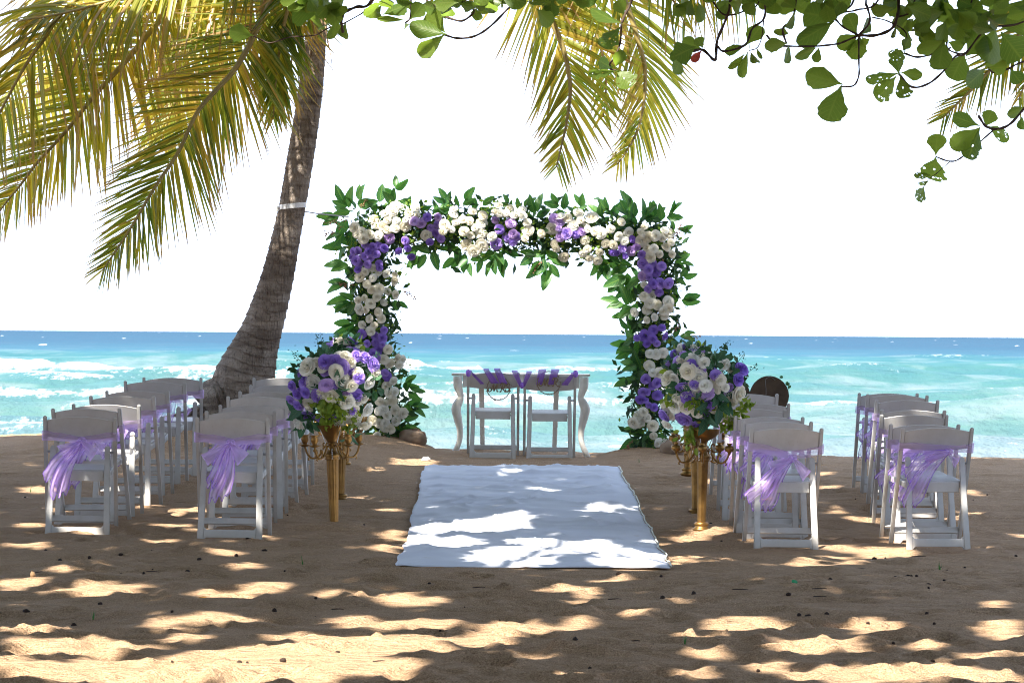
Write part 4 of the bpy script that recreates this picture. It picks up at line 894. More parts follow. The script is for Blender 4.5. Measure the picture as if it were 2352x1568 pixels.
# ------------------------------------------------------------------ heart board, rocks, pipe, small things on the sand
YH = 28.6; hb = P(1722, 1040, YH); HZ = sand_z(hb.x, YH); heart = empty('heart_board', (hb.x, YH, HZ), label='dark wooden heart shaped board standing behind the inner right column of chairs', cat='heart sign')
sc = YH / F; poly = []
for t in np.linspace(0, 2 * math.pi, 61)[:-1]:
    x = 16 * math.sin(t) ** 3; y = 13 * math.cos(t) - 5 * math.cos(2 * t) - 2 * math.cos(3 * t) - math.cos(4 * t); poly.append((x / 16 * 90, y / 16 * 92))
c0 = P(1722, 931, YH)
mb = MB(); mb.prism(poly, lambda a, b, w: c0 + Vector((a * sc, w, b * sc)), .022); mb.obj('board', M['board'], heart, bevel=.003, world=True)
mb = MB(); mb.box((hb.x, YH + .035, (HZ + c0.z) / 2), (.045, .03, c0.z - HZ + .2)); mb.obj('stake', M['board'], heart, world=True, bevel=.003)
mb = MB(); mb.tube(smooth_path([c0 + Vector((a * sc, -.013, b * sc)) for a, b in ((36, -20), (37, 30), (36, 58), (40, 64), (48, 66), (54, 62), (58, 58))], 4), .0016, 5)
mb.obj('hanging_wire', M['steel'], heart, world=True)
q = random.Random(61)
for k in range(5):
    a = q.uniform(.1, .75); put_leaf(heart, 'euc', c0 + Vector((math.cos(a) * 92 * sc, .02, (20 + math.sin(a) * 66) * sc)) , Vector((1, .2, .6)) + jit(q, .5), (0, -1, .2), .035, q)
def rock(u, v, Y, sx, sy, sz, seed, label, mat='rock', name='rock', cat='rock', group=None, n_=14, sink=.3):
    c = P(u, v, Y); mb = MB(); z0 = sand_z(c.x, Y) if group is None else c.z; rows = []
    for i in range(n_):
        t = math.pi * (i + .5) / n_ ; row = []
        for k in range(n_ + 4):
            b = 2 * math.pi * k / (n_ + 4); d = Vector((math.sin(t) * math.cos(b), math.sin(t) * math.sin(b), math.cos(t)))
            s = 1 + .25 * float(fbm(d.x * 1.6 + seed, d.y * 1.6 + d.z * 1.9, 3, seed)); row.append(Vector((c.x + d.x * sx * s, Y + d.y * sy * s, z0 + (d.z * s + 1 - 2 * sink) * sz)))
        rows.append(row)
    mb.grid(rows, True); mb.f.append(tuple(range(n_ + 4))); mb.f.append(tuple((n_ - 1) * (n_ + 4) + k for k in range(n_ + 4))[::-1])
    me = mb.mesh(name, M[mat], Vector((c.x, Y, z0)), smooth=True); o = inst(name, me, None, label=label, cat=cat, group=group); o.location = (c.x, Y, z0)
rock(948, 1022, 30.9, .13, .12, .085, 3, 'sandy brown rock beside the left foot of the arch')
rock(905, 1028, 31.2, .10, .10, .07, 5, 'smaller sandy rock under the left foot of the arch')
rock(1546, 1030, 30.6, .12, .1, .09, 8, 'greyish rock beside the right foot of the arch')
pq = ground_hit(1493, 1046); mb = MB(); ax = Vector((.35, .93, .12)).normalized(); pc = Vector((pq.x, pq.y - .1, pq.z + .035))
aa = ax.orthogonal().normalized(); bb = ax.cross(aa); rows = []
for r_, t in ((.026, .01), (.026, .22), (.034, .22), (.034, 0), (.026, 0), (.026, .01)): rows.append([pc + ax * t + (aa * math.cos(k * math.pi / 8) + bb * math.sin(k * math.pi / 8)) * r_ for k in range(16)])
mb.grid(rows, True); o = mb.obj('pipe_piece', M['pvc'], None, label='short grey plastic pipe end lying at the right foot of the arch', cat='pipe')
def ground_obj(name, mat, u, v, mesh, label, cat, group=None, rz=0, tilt=(0, 0), up=0.):
    g = ground_hit(u, v); o = inst(name, mesh, None, label=label, cat=cat, group=group); o.location = (g.x, g.y, sand_z(g.x, g.y) + up); o.rotation_euler = (tilt[0], tilt[1], rz); return o
def lump(mat, name, seed, sz=(1, 1, .7)):
    mb = MB(); rows = []
    for i in range(6):
        t = math.pi * (i + .5) / 6; rows.append([Vector((math.sin(t) * math.cos(k * .7854) * sz[0], math.sin(t) * math.sin(k * .7854) * sz[1], math.cos(t) * sz[2])) * (1 + .25 * float(vnoise(k * 1.3, i * 1.7, seed))) for k in range(8)])
    mb.grid(rows, True); mb.f.append(tuple(range(8))); mb.f.append(tuple(40 + k for k in range(8))[::-1]); return mb.mesh(name, M[mat], smooth=True)
seeds = [lump('seed', 'seed_pod', s, z) for s, z in ((1, (1, .8, .7)), (2, (1.2, .7, .6)), (3, (.8, .8, .8)))]
mb = MB(); mb.tube([(-1, 0, 0), (-.3, .05, .03), (.4, -.04, .06), (1, .06, .02)], [.05, .06, .05, .03], 5); twm = mb.mesh('twig', M['twig'])
mb = MB()
for a, b in ((.0, .5), (2.1, .4), (4.2, .6)): mb.grid([[Vector((math.cos(a) * t * b * .5 - w * math.sin(a), math.sin(a) * t * b * .5 + w * math.cos(a), t)) for w in (-.09 * (1 - t), .09 * (1 - t))] for t in (0, .35, .7, 1)])
grm = mb.mesh('grass_sprig', M['grass'])
sq = random.Random(77)
SEEDS = [(Z_[0] / 2, 1225 + Z_[1] / 2) for Z_ in ((210, 97), (275, 130), (410, 117), (555, 100), (915, 120), (1085, 107), (1215, 87), (860, 187), (555, 190), (1140, 40), (1140, 43), (1450, 312), (790, 370), (1200, 403), (1260, 360), (995, 205), (120, 352), (340, 407), (460, 330), (1700, 140), (2120, 645), (2230, 660), (1550, 560), (2175, 410), (1300, 610), (1100, 620), (660, 213))]
SEEDS += [(1176 + x / 2, 1225 + y / 2) for x, y in ((490, 197), (685, 213), (965, 105), (1022, 137), (1665, 125), (1460, 255), (1270, 305), (1912, 290), (1940, 403), (697, 522), (692, 298), (835, 285), (1985, 240), (1820, 232), (1835, 233), (1858, 231), (2315, 127), (1905, 385), (1635, 408), (290, 490), (1130, 660), (1360, 375), (370, 333), (1445, 375), (1320, 378), (2000, 185))]
for k, (u, v) in enumerate(SEEDS):
    o = ground_obj('seed_pod', 'seed', u, v, seeds[k % 3], 'small dark dry seed pod lying on the sand', 'seed pod', 'dark seed pods scattered over the sand', sq.uniform(0, 6), up=.004); o.scale = (sq.uniform(.009, .019),) * 3
for k in range(46):
    u, v = sq.uniform(10, 2340), sq.uniform(1110, 1560)
    if 880 < u < 1580 and v < 1330: continue
    o = ground_obj('seed_pod', 'seed', u, v, seeds[k % 3], 'small dark dry seed pod lying on the sand', 'seed pod', 'dark seed pods scattered over the sand', sq.uniform(0, 6), up=.003); o.scale = (sq.uniform(.005, .011),) * 3
TW = [(207, 1310), (1412, 1375), (775, 1400), (415, 1341), (350, 1327), (1950, 1390), (1700, 1370), (1460, 1466), (870, 1548), (2160, 1308), (1976, 1316), (1882, 1375), (1883, 1386), (2110, 1290), (1100, 1360), (90, 1320)]
for u, v in TW:
    o = ground_obj('twig', 'twig', u, v, twm, 'thin dark dry twig lying on the sand', 'twig', 'dry twigs scattered over the sand', sq.choice((0, 0, .4, -.3, 1.2)) + sq.uniform(-.2, .2), up=.006); o.scale = (sq.uniform(.02, .045),) * 2 + (.05,)
for u, v, s, lab in ((695, 1305, .055, 'thin green grass sprig in shaded sand between the left chairs and the runner'), (214, 1420, .05, 'thin green grass sprig in the sand at the lower left'), (2158, 1322, .06, 'green grass sprig in front of the rightmost nearest chair'), (70, 1130, .05, 'tiny green seedling beside the outer left column of chairs'), (1573, 1480, .05, 'small green leaf sprig standing in the sand right of centre'), (1468, 1062, .04, 'tiny green sprout near the right foot of the arch')):
    o = ground_obj('grass_sprig', 'grass', u, v, grm, lab, 'grass sprig', 'green sprigs in the sand', sq.uniform(0, 6)); o.scale = (s,) * 3
mb = MB(); mb.lathe([(.008, 0), (.016, 0), (.016, .010), (.0, .011)], n=14); o = ground_obj('bottle_cap', 'cap_green', 1824, 1363, mb.mesh('bottle_cap', M['cap_green']), 'green bottle cap lying on the sand before the right chairs', 'bottle cap', tilt=(.5, .3), up=.006)
o = ground_obj('fallen_leaf', 'orange', 465, 1380, lump('orange', 'fallen_leaf', 5, (1, .7, .25)), 'small orange leaf on a sunlit patch of sand', 'leaf', up=.008); o.scale = (.02,) * 3
o = ground_obj('dry_fruit', 'brownfruit', 75, 1340, lump('brownfruit', 'dry_fruit', 7, (.8, .8, 1)), 'round brown dry fruit lying on the sand at the far left', 'fruit', up=.014); o.scale = (.02,) * 3
o = ground_obj('paper_scrap', 'paper', 979, 1060, lump('paper', 'paper_scrap', 9, (1, .6, .5)), 'white scrap of paper beside the far left corner of the runner', 'paper scrap', up=.015); o.scale = (.04,) * 3

# ------------------------------------------------------------------ palms
def frond(palm, name, pts, n_, L, width, th0=68, th1=30, nrm=(0, -1, .25), seed=0, droop=.35, parts=True, rad=.028, s0=.04, lr=(1., 1.), dry=0., fold=0., mat='leaflet', tap=.62):
    """pts: rachis in world space from the crown to the tip"""
    q = random.Random(seed); path = smooth_path(pts, 8); m = len(path)
    acc = [0.]
    for a, b in zip(path[:-1], path[1:]): acc.append(acc[-1] + (b - a).length)
    mb = MB(); mb.tube(path, [rad * (1 - .9 * i / (m - 1)) + .003 for i in range(m)], 7); fr = mb.obj(name, M['rachis'], palm, smooth=True, world=True)
    mass = MB(); N0 = Vector(nrm).normalized(); off = wloc(palm)
    for i in range(n_):
        s = s0 + (1 - s0) * (i + .5) / n_; d = s * acc[-1]; j = max(0, min(m - 2, int(np.searchsorted(acc, d)) - 1)); f_ = (d - acc[j]) / max(1e-6, acc[j + 1] - acc[j])
        p0 = path[j].lerp(path[j + 1], f_); T = (path[min(m - 1, j + 2)] - path[max(0, j - 1)]).normalized(); S = T.cross(N0).normalized(); Nn = S.cross(T).normalized()
        prof = (.45 + .55 * min(1, s / .25)) * (1 if s < tap else 1 - .74 * ((s - tap) / (1 - tap)) ** 1.2)
        for sd in (-1, 1):
            if q.random() < .03: continue
            th = R(th0 + (th1 - th0) * s + q.gauss(0, 4.5)); l = L * prof * q.uniform(.86, 1.1) * lr[0 if sd < 0 else 1]
            D = (T * math.cos(th) + S * sd * math.sin(th) + Nn * (fold + q.gauss(0, .09))).normalized(); g = droop * q.uniform(.7, 1.35); w = width * (.65 + .5 * min(1, prof)) * q.uniform(.8, 1.15)
            rows = []; uvs = []; K = 7; tw0 = q.gauss(.25, .35); ph = q.uniform(-1, 1); split = q.random() < .12
            for k in range(K + 1):
                t = k / K; c = p0 + D * (l * t) + Vector((0, 0, -1)) * (l * g * t * t) + Nn * (.05 * l * ph * t * t)
                tan = (D + Vector((0, 0, -1)) * (2 * g * t)).normalized(); e = tan.cross(Nn); e = e.normalized() if e.length > 1e-3 else S
                a = tw0 + ph * .7 * t; e = (e * math.cos(a) + tan.cross(e) * math.sin(a)).normalized(); h = tan.cross(e) * (.28)
                ww = w * (min(1, .35 + t * 5) * (1 - t ** 2.6) + .04) / 2
                rows += [c - e * ww + h * ww, c, c + e * ww + h * ww]; uvs += [(0, t), (.5, t), (1, t)]
            rr = [rows[3 * k:3 * k + 3] for k in range(K + 1)]
            if parts:
                lb = MB(); lb.grid(rr, uvs=uvs); lb.obj('leaflet', M[mat], fr, smooth=True, world=True)
            else:
                mass.cur = q.random() ** 1.2 * (1 - dry) + dry; mass.grid(rr, uvs=uvs)
    if mass.v: mass.obj('leaflet_mass', M['leaflet_mass'], fr, smooth=True, world=True, kind='stuff')
    return fr
def trunk_mesh(palm, pts, rads, mat='bark', rings=.085, n_=40):
    path = smooth_path(pts, 40); rr = np.interp(np.linspace(0, 1, len(path)), np.linspace(0, 1, len(rads)), rads); q = random.Random(5); rows = []; s = 0; uv = []
    for i, p_ in enumerate(path):
        t = (path[min(i + 1, len(path) - 1)] - path[max(i - 1, 0)]).normalized(); a = t.cross(Vector((0, 1, 0))).normalized(); b = a.cross(t)
        if i: s += (p_ - path[i - 1]).length
        row = []
        for k in range(n_):
            an = 2 * math.pi * k / n_; sw = s + .030 * math.sin(an * 1 + s * 2.1) + .014 * math.sin(an * 3 + s); fr = (sw / rings) % 1
            r_ = rr[i] * (1 + .048 * (1 - fr) ** 3 - .02 * (fr > .86) + .035 * float(fbm(math.cos(an) * 2 + 5, s * 1.4 + math.sin(an) * 2, 3, 31)))
            row.append(p_ + (a * math.cos(an) + b * math.sin(an)) * r_); uv.append((k / n_, s))
        rows.append(row)
    mb = MB(); mb.grid(rows, True, uv); return mb.obj('trunk', M[mat], palm, smooth=True, world=True)
YP = 29.6; KP = F / YP
TR = [(505, 965, 190), (520, 950, 172), (551, 930, 160), (563, 867, 139), (587, 797, 104), (601, 758, 92), (614, 719, 87), (636, 641, 76), (653, 563, 67), (671, 473, 61), (689, 367, 61), (703, 280, 58), (714, 200, 56), (724, 100, 50), (730, 40, 46), (737, -40, 42)]
PB = P(540, 950, YP); PL = empty('coconut_palm', (PB.x, YP, PB.z), label='leaning coconut palm with ringed grey trunk behind the left chairs', cat='palm tree')
trunk_mesh(PL, [P(u, v, YP) for u, v, w in TR], [w / 2 / KP for *_, w in TR])
# root flare fibres
mb = MB(); q = random.Random(8)
for k in range(26):
    a = q.uniform(2.6, 6.6); b0 = P(545, 945, YP) + Vector((math.cos(a) * .30, math.sin(a) * .30, 0)); e = b0 + Vector((math.cos(a) * q.uniform(.15, .42), math.sin(a) * .25, -q.uniform(.08, .2)))
    mb.tube(smooth_path([b0 + Vector((0, 0, .06)), b0.lerp(e, .5) + Vector((0, 0, .03)), e], 3), q.uniform(.008, .02), 5)
mb.obj('roots', M['bark'], PL, world=True, kind='stuff')
def fp(lst): return [P(u, v, Y) for u, v, Y in lst]
# the long frond hanging in front of the sky left of the trunk, and its neighbours
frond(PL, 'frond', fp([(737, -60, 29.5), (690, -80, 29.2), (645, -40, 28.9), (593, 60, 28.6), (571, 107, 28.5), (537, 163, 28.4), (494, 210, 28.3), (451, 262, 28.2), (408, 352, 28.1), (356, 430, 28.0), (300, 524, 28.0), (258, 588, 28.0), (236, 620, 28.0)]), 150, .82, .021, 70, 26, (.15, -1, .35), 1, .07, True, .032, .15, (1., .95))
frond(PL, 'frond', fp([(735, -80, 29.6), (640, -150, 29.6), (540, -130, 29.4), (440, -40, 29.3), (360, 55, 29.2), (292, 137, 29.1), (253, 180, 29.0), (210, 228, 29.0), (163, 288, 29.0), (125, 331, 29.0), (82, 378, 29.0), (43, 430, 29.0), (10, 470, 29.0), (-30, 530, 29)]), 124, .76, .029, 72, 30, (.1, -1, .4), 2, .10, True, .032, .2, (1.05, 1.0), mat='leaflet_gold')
frond(PL, 'frond', fp([(730, -110, 29.8), (560, -260, 29.7), (380, -220, 29.4), (250, -100, 29.1), (172, 0, 28.9), (142, 30, 28.8), (120, 60, 28.7), (95, 99, 28.6), (64, 142, 28.6), (20, 220, 28.6), (-30, 320, 28.6), (-60, 400, 28.6)]), 90, .88, .032, 64, 34, (0, -1, .3), 3, .45, False, .032, .2, dry=.38)
frond(PL, 'frond', fp([(735, -120, 30), (600, -220, 30.2), (460, -200, 30.4), (340, -120, 30.5), (240, -20, 30.6), (150, 90, 30.6), (70, 200, 30.6), (0, 300, 30.6)]), 80, .85, .034, 66, 40, (-.1, -1, .2), 4, .60, False, .032, .15, dry=.42)
frond(PL, 'frond', fp([(737, -70, 29.6), (700, -110, 29.9), (640, -90, 30.1), (570, -20, 30.3), (500, 70, 30.4), (440, 160, 30.5), (400, 240, 30.5), (370, 320, 30.5)]), 90, .80, .034, 66, 36, (.1, -1, .3), 5, .50, False, .03, .15, dry=.3)
frond(PL, 'frond', fp([(737, -60, 29.4), (640, -110, 29.1), (500, -90, 28.9), (380, -40, 28.8), (260, 0, 28.7), (150, 30, 28.7), (40, 50, 28.7)]), 80, .72, .034, 66, 40, (.1, -.6, .8), 6, .55, False, .03, .15, dry=.4)
frond(PL, 'frond', fp([(737, -50, 29.3), (715, -70, 29.0), (690, -50, 28.8), (668, 0, 28.7), (652, 60, 28.65), (640, 130, 28.6), (632, 200, 28.6), (628, 270, 28.6)]), 40, .46, .034, 50, 22, (.2, -1, .2), 7, .4, False, .025, .2)
frond(PL, 'frond', fp([(740, -60, 29.5), (820, -160, 29.6), (900, -190, 29.7), (1000, -170, 29.8), (1100, -120, 29.9)]), 50, .7, .036, 66, 40, (0, -.6, .8), 8, .5, False, .03, .15)
frond(PL, 'frond', fp([(735, -60, 29.9), (690, -180, 31), (640, -240, 32), (600, -220, 33), (560, -150, 33.6)]), 46, .8, .036, 66, 40, (0, -.6, .8), 9, .5, False, .03, .15)
# fibres and dry straps at the top of the trunk
for k, (us, w, s) in enumerate((([(745, 30), (752, 90), (760, 130), (764, 170)], .02, 1), ([(700, 20), (694, 100), (686, 170), (690, 235)], .03, 2), ([(712, 30), (716, 110), (708, 160), (712, 200)], .025, 3), ([(690, 20), (676, 90), (668, 160), (664, 215)], .035, 4), ([(735, 20), (744, 100), (748, 150)], .018, 5), ([(705, 10), (664, 60), (640, 150), (634, 240)], .035, 6))):
    pp = smooth_path([P(u, v, 29.35) for u, v in us], 5); mb = MB(); m = len(pp)
    mb.grid([[p_ + Vector((e * w * (1 - i / m), -.01 * math.sin(i * .7 + e * 3), 0)) for e in (-.5, 0, .5)] for i, p_ in enumerate(pp)]); mb.obj('dry_sheath', M['dry_frond'], PL, world=True)
# strap and guy rope
st = empty('trunk_strap', P(671, 476, YP), label='white strap buckled round the leaning palm trunk', cat='strap'); mb = MB(); c0, c1 = P(672, 466, YP), P(670, 482, YP); up = (P(689, 367, YP) - P(653, 563, YP)).normalized(); a = up.cross(Vector((0, 1, 0))).normalized(); b = a.cross(up); rr = 61 / 2 / KP * 1.075
mb.grid([[P(671, 474, YP) + up * e + (a * math.cos(t) + b * math.sin(t)) * rr * (1.0 + dd) + Vector((0, 0, -.035 * math.cos(t))) for t in np.linspace(0, 2 * math.pi, 33)[:-1]] for e, dd in ((-.022, -.03), (-.022, .01), (.022, .01), (.022, -.03))], True); mb.obj('webbing', M['strap'], st, world=True)
mb = MB(); bc = P(637, 480, YP - .05); mb.box(bc, (.035, .03, .045)); mb.obj('buckle', M['strap'], st, world=True, bevel=.004)
mb = MB(); mb.tube([P(700, 486, YP), P(730, 491, YP + .6), P(800, 498, YA - .05)], .006, 5); mb.obj('guy_rope', M['rope'], None, label='thin grey rope running from the palm trunk to the arch corner', cat='rope')

# palm whose crown hangs over the middle of the frame
YG = 27.0
trunk2 = [(6.4, 11.5, -.1), (6.0, 12.6, 2.2), (5.0, 15.5, 4.6), (3.4, 19.6, 6.2), (2.2, 24.8, 7.4), (1.3, 27.4, 7.95)]
PM = empty('coconut_palm', (6.4, 11.5, 0), label='coconut palm whose sunlit yellow green fronds hang over the middle of the arch', cat='palm tree')
trunk_mesh(PM, trunk2, [.24, .17, .15, .14, .13, .12]); cr_ = Vector((1.2, 27.6, 8.0))
def drop(lst, mid): return [cr_, mid] + [P(u, v, Y) for u, v, Y in lst]
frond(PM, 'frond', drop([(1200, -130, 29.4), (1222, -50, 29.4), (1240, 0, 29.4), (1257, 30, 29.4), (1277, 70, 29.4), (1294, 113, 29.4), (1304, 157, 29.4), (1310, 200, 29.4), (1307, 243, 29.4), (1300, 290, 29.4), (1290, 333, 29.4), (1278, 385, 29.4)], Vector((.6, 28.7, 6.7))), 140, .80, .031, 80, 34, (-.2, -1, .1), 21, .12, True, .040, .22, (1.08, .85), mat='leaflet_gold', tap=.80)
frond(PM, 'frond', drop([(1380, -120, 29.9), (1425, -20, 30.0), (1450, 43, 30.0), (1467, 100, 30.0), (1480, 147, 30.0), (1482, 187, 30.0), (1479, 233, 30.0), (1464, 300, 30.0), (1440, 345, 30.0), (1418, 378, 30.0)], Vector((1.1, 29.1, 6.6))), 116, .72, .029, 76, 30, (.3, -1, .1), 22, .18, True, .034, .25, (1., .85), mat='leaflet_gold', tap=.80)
frond(PM, 'frond', drop([(1300, -120, 30.3), (1335, -30, 30.4), (1360, 50, 30.4), (1385, 130, 30.4), (1392, 200, 30.4), (1385, 270, 30.4)], Vector((.9, 29.1, 6.7))), 80, .62, .036, 70, 34, (.1, -1, .1), 23, .35, False, .028, .3, dry=.2)
frond(PM, 'frond', drop([(1480, -190, 29.1), (1540, -120, 29.1), (1600, -70, 29.1), (1660, -40, 29.1), (1730, -20, 29.1)], Vector((1.5, 28.3, 6.8))), 90, .85, .030, 74, 60, (0, -1, .2), 24, .9, False, .028, .2)
frond(PM, 'frond', drop([(1350, -150, 28.7), (1430, -110, 28.6), (1500, -60, 28.6), (1545, 0, 28.6), (1575, 60, 28.6)], Vector((1.3, 28.1, 6.8))), 46, .46, .030, 66, 36, (0, -1, .2), 25, .6, False, .026, .2)
frond(PM, 'frond', drop([(1100, -160, 28.9), (1050, -120, 28.8), (1020, -60, 28.8), (1000, 0, 28.8)], Vector((.7, 28.3, 6.8))), 40, .42, .030, 60, 36, (0, -1, .2), 26, .6, False, .026, .3, dry=.2)
for k, a in enumerate((.4, 1.3, 2.2, 3.9, 4.8)):
    e = Vector((math.cos(a), math.sin(a), 0)); frond(PM, 'frond', [cr_, cr_ + e * 1.2 + Vector((0, 0, .7)), cr_ + e * 2.4 + Vector((0, 0, .5)), cr_ + e * 3.4 + Vector((0, 0, -.4))], 44, .75, .036, 66, 36, (0, 0, 1), 30 + k, .3, False, .03, .1)
# palm standing beyond the right edge of the frame
PR = empty('coconut_palm', (7.2, 26.5, .2), label='coconut palm beyond the right chairs, one frond tip showing between the broad leaves', cat='palm tree')
trunk_mesh(PR, [(7.2, 26.5, 0), (7.0, 26.3, 2), (6.6, 25.9, 4.2), (6.4, 25.7, 5.2)], [.26, .17, .14, .13])
c3 = Vector((6.4, 25.6, 5.3)); fx = lambda lst: [c3] + [P(u, v, Y) for u, v, Y in lst]
frond(PR, 'frond', fx([(2700, -100, 25.2), (2520, -60, 24.8), (2400, 20, 24.6), (2330, 95, 24.5), (2277, 157, 24.5), (2231, 207, 24.5), (2197, 240, 24.5), (2165, 272, 24.5)]), 96, .62, .022, 66, 26, (0, -1, .2), 41, .12, True, .026, .30, (1., 1.))
frond(PR, 'frond', fx([(2700, -60, 25.4), (2560, 0, 25.2), (2470, 60, 25.1), (2400, 120, 25.0), (2360, 180, 25.0), (2340, 230, 25.0)]), 50, .45, .026, 60, 24, (0, -1, .2), 42, .35, False, .026, .3)
for k, a in enumerate((.2, 1.2, 2.4, 4.6, 5.4)):
    e = Vector((math.cos(a), math.sin(a), 0)); frond(PR, 'frond', [c3, c3 + e * 1.1 + Vector((0, 0, .8)), c3 + e * 2.2 + Vector((0, 0, .6)), c3 + e * 3.2 + Vector((0, 0, -.3))], 44, .7, .036, 66, 36, (0, 0, 1), 45 + k, .3, False, .03, .1)

# ------------------------------------------------------------------ sea almond trees that shade the place
YL = 18.6; q = random.Random(99)
AT = empty('sea_almond_tree', (4.6, 8.5, 0), label='sea almond tree whose broad green leaves hang along the top of the view', cat='tree')
mb = MB(); mb.tube(smooth_path([(4.6, 8.5, -.2), (4.5, 8.6, 1.5), (4.3, 9, 3.4), (4.0, 9.6, 5.0), (3.6, 10.4, 6.2)], 5), list(np.linspace(.27, .13, 21)), 14); mb.obj('trunk', M['limb'], AT, smooth=True, world=True)
for a, b, c in (((4.1, 9.2, 4.4), (3.0, 13.5, 5.3), (1.6, 18.2, 5.0)), ((4.2, 9.1, 4.2), (4.2, 14, 5.2), (4.4, 19.2, 4.9)), ((3.9, 9.8, 5.2), (.5, 13, 5.9), (-2.6, 18.6, 5.2)), ((4.2, 9, 4.4), (.4, 9, 5.8), (-3.4, 9.6, 6.0)), ((4.0, 9.5, 4.9), (1, 17, 6.3), (-.5, 23.6, 6.0)), ((4.3, 9, 4.), (6.5, 14, 5.4), (8, 20, 5.5))):
    mb = MB(); mb.tube(smooth_path([a, b, c], 8), list(np.linspace(.12, .02, 17)), 10); mb.obj('branch', M['limb'], AT, smooth=True, world=True)
BR = [(Z3, 14, [(1490, -460), (1490, 0), (1480, 110), (1440, 200), (1330, 245), (1215, 245)]), (Z3, 8, [(1215, 245), (1215, 420), (1215, 520), (1180, 590), (1095, 600)]), (Z3, 10, [(1215, 245), (1290, 150), (1270, 40), (1265, 0), (1290, -400)]), (Z3, 9, [(1215, 245), (1110, 190), (1050, 130)]),
      (Z3, 10, [(1490, 510), (1580, 600), (1690, 580), (1790, 500), (1880, 390), (1950, 370), (2100, 200), (2352, 150), (2700, -100), (2600, -450)]), (Z3, 12, [(2800, -100), (2600, 420), (2352, 750), (2250, 860), (2160, 890), (2090, 870), (2040, 800)]), (Z3, 7, [(2140, 900), (2000, 1020), (1900, 1100), (1830, 1110), (1745, 1080)]), (Z3, 4, [(1840, 1115), (1790, 1160), (1745, 1200), (1690, 1240), (1660, 1290)]),
      (Z3, 13, [(345, -450), (330, 0), (300, 130), (240, 280), (230, 400), (210, 410), (140, 345), (60, 355)]), (Z3, 10, [(575, -450), (570, 0), (560, 130), (480, 200), (430, 310), (290, 355), (240, 320)]), (Z3, 5, [(560, 130), (545, 260), (515, 330), (460, 350)]), (Z3, 10, [(790, -450), (780, 0), (750, 140), (690, 200), (715, 300)]), (Z3, 9, [(580, 245), (640, 310), (740, 320), (920, 320), (1060, 305), (1110, 290), (1215, 245)]),
      (Z3, 8, [(200, 0), (280, 100), (380, 95), (450, 60), (530, 0), (560, -380)]), (Z3, 6, [(1305, 120), (1420, 150), (1540, 230), (1530, 370)]), (Z3, 9, [(1530, 370), (1620, 395), (1740, 370), (1850, 330)]), (Z3, 8, [(1820, 280), (1830, 340), (1900, 370), (1950, 370)]), (Z3, 9, [(2110, 470), (2140, 500), (2200, 490), (2290, 450), (2500, 300), (2650, -300)]), (Z3, 9, [(1100, 80), (1180, 0), (1250, -380)]), (Z3, 8, [(1110, 85), (1200, 70), (1350, 0), (1450, -400)]), (Z3, 8, [(1480, 120), (1560, 90), (1600, 0), (1620, -400)]), (Z3, 7, [(1960, 80), (2000, 140), (2060, 150)]), (Z3, 9, [(1960, 80), (2010, -60), (2050, -420)]),
      (Z2, 10, [(710, 240), (800, 265), (920, 250), (1030, 180), (1150, 60), (1220, 0), (1330, -400)]), (Z2, 12, [(2100, -420), (2000, 0), (1960, 90), (1930, 160)]), (Z2, 9, [(1930, 160), (1920, 300), (1880, 400), (1850, 440), (1860, 480), (1890, 485)]), (Z2, 10, [(720, 120), (830, 145), (910, 90), (900, 50), (850, 0), (860, -420)]), (Z2, 11, [(560, -420), (590, 0), (650, 40), (760, 45), (860, 0)]), (Z2, 8, [(490, -420), (480, 0), (475, 120), (440, 160)]),
      (Z2, 14, [(300, -420), (210, 0), (100, 50), (20, 90), (0, 160), (10, 220)]), (Z1, 6, [(1350, 190), (1400, 215), (1450, 230), (1550, 200), (1680, 190), (1760, 150), (1860, 115), (2000, 0), (2050, -300)]), (Z2, 9, [(2352, 330), (2300, 380), (2340, 390)])]
for k, (T, w, pts) in enumerate(BR):
    dY = q.uniform(-.5, .5); pp = smooth_path([P(*T(x, y), YL + (dY if (T is Z3 and w < 12) else 0) * 0 + .05 * math.sin(i * 2.1 + k)) for i, (x, y) in enumerate(pts)], 6)
    r0 = w / 3 / (F / YL) / 2 * 1.5; mb = MB(); m = len(pp); thick = [r0 * (1.0 + .18 * math.sin(i * 1.3)) for i in range(m)]
    mb.tube(pp, thick, 7); mb.obj('twig', M['twig'], AT, smooth=True, world=True)
AL_ = [blade('almond_leaf', 1., 12, c_, b_, 'obov', s) for s, c_, b_ in ((11, .05, .12), (12, .09, .1), (13, .03, .02), (14, .07, .16), (15, .05, -.1), (16, .10, .05))]
def hole_leaf(seed):
    """a leaf chewed by insects: same blade with round bites and holes"""
    me = blade('almond_leaf', 1., 12, .05, .1, 'obov', seed).copy(); bm = bmesh.new(); bm.from_mesh(me); bmesh.ops.subdivide_edges(bm, edges=bm.edges[:], cuts=5, use_grid_fill=True); qq = random.Random(seed); holes = [(qq.uniform(-.4, .4), qq.uniform(.3, 1.0), qq.uniform(.008, .045)) for _ in range(8)] + [(qq.choice((-.48, .48)), qq.uniform(.4, .95), .09) for _ in range(3)]
    kill = [f for f in bm.faces if any((f.calc_center_median().x - a) ** 2 + (f.calc_center_median().y - b) ** 2 < r_ * r_ for a, b, r_ in holes)]
    bmesh.ops.delete(bm, geom=kill, context='FACES'); bm.to_mesh(me); bm.free(); return me
AH = [hole_leaf(s) for s in (17, 18, 19)]
LV = []
def lv(T, lst, hole=0):
    for (x0, y0, x1, y1, w) in lst: LV.append((T(x0, y0), T(x1, y1), w / (3 if T is not Z1 else 2.328), hole))
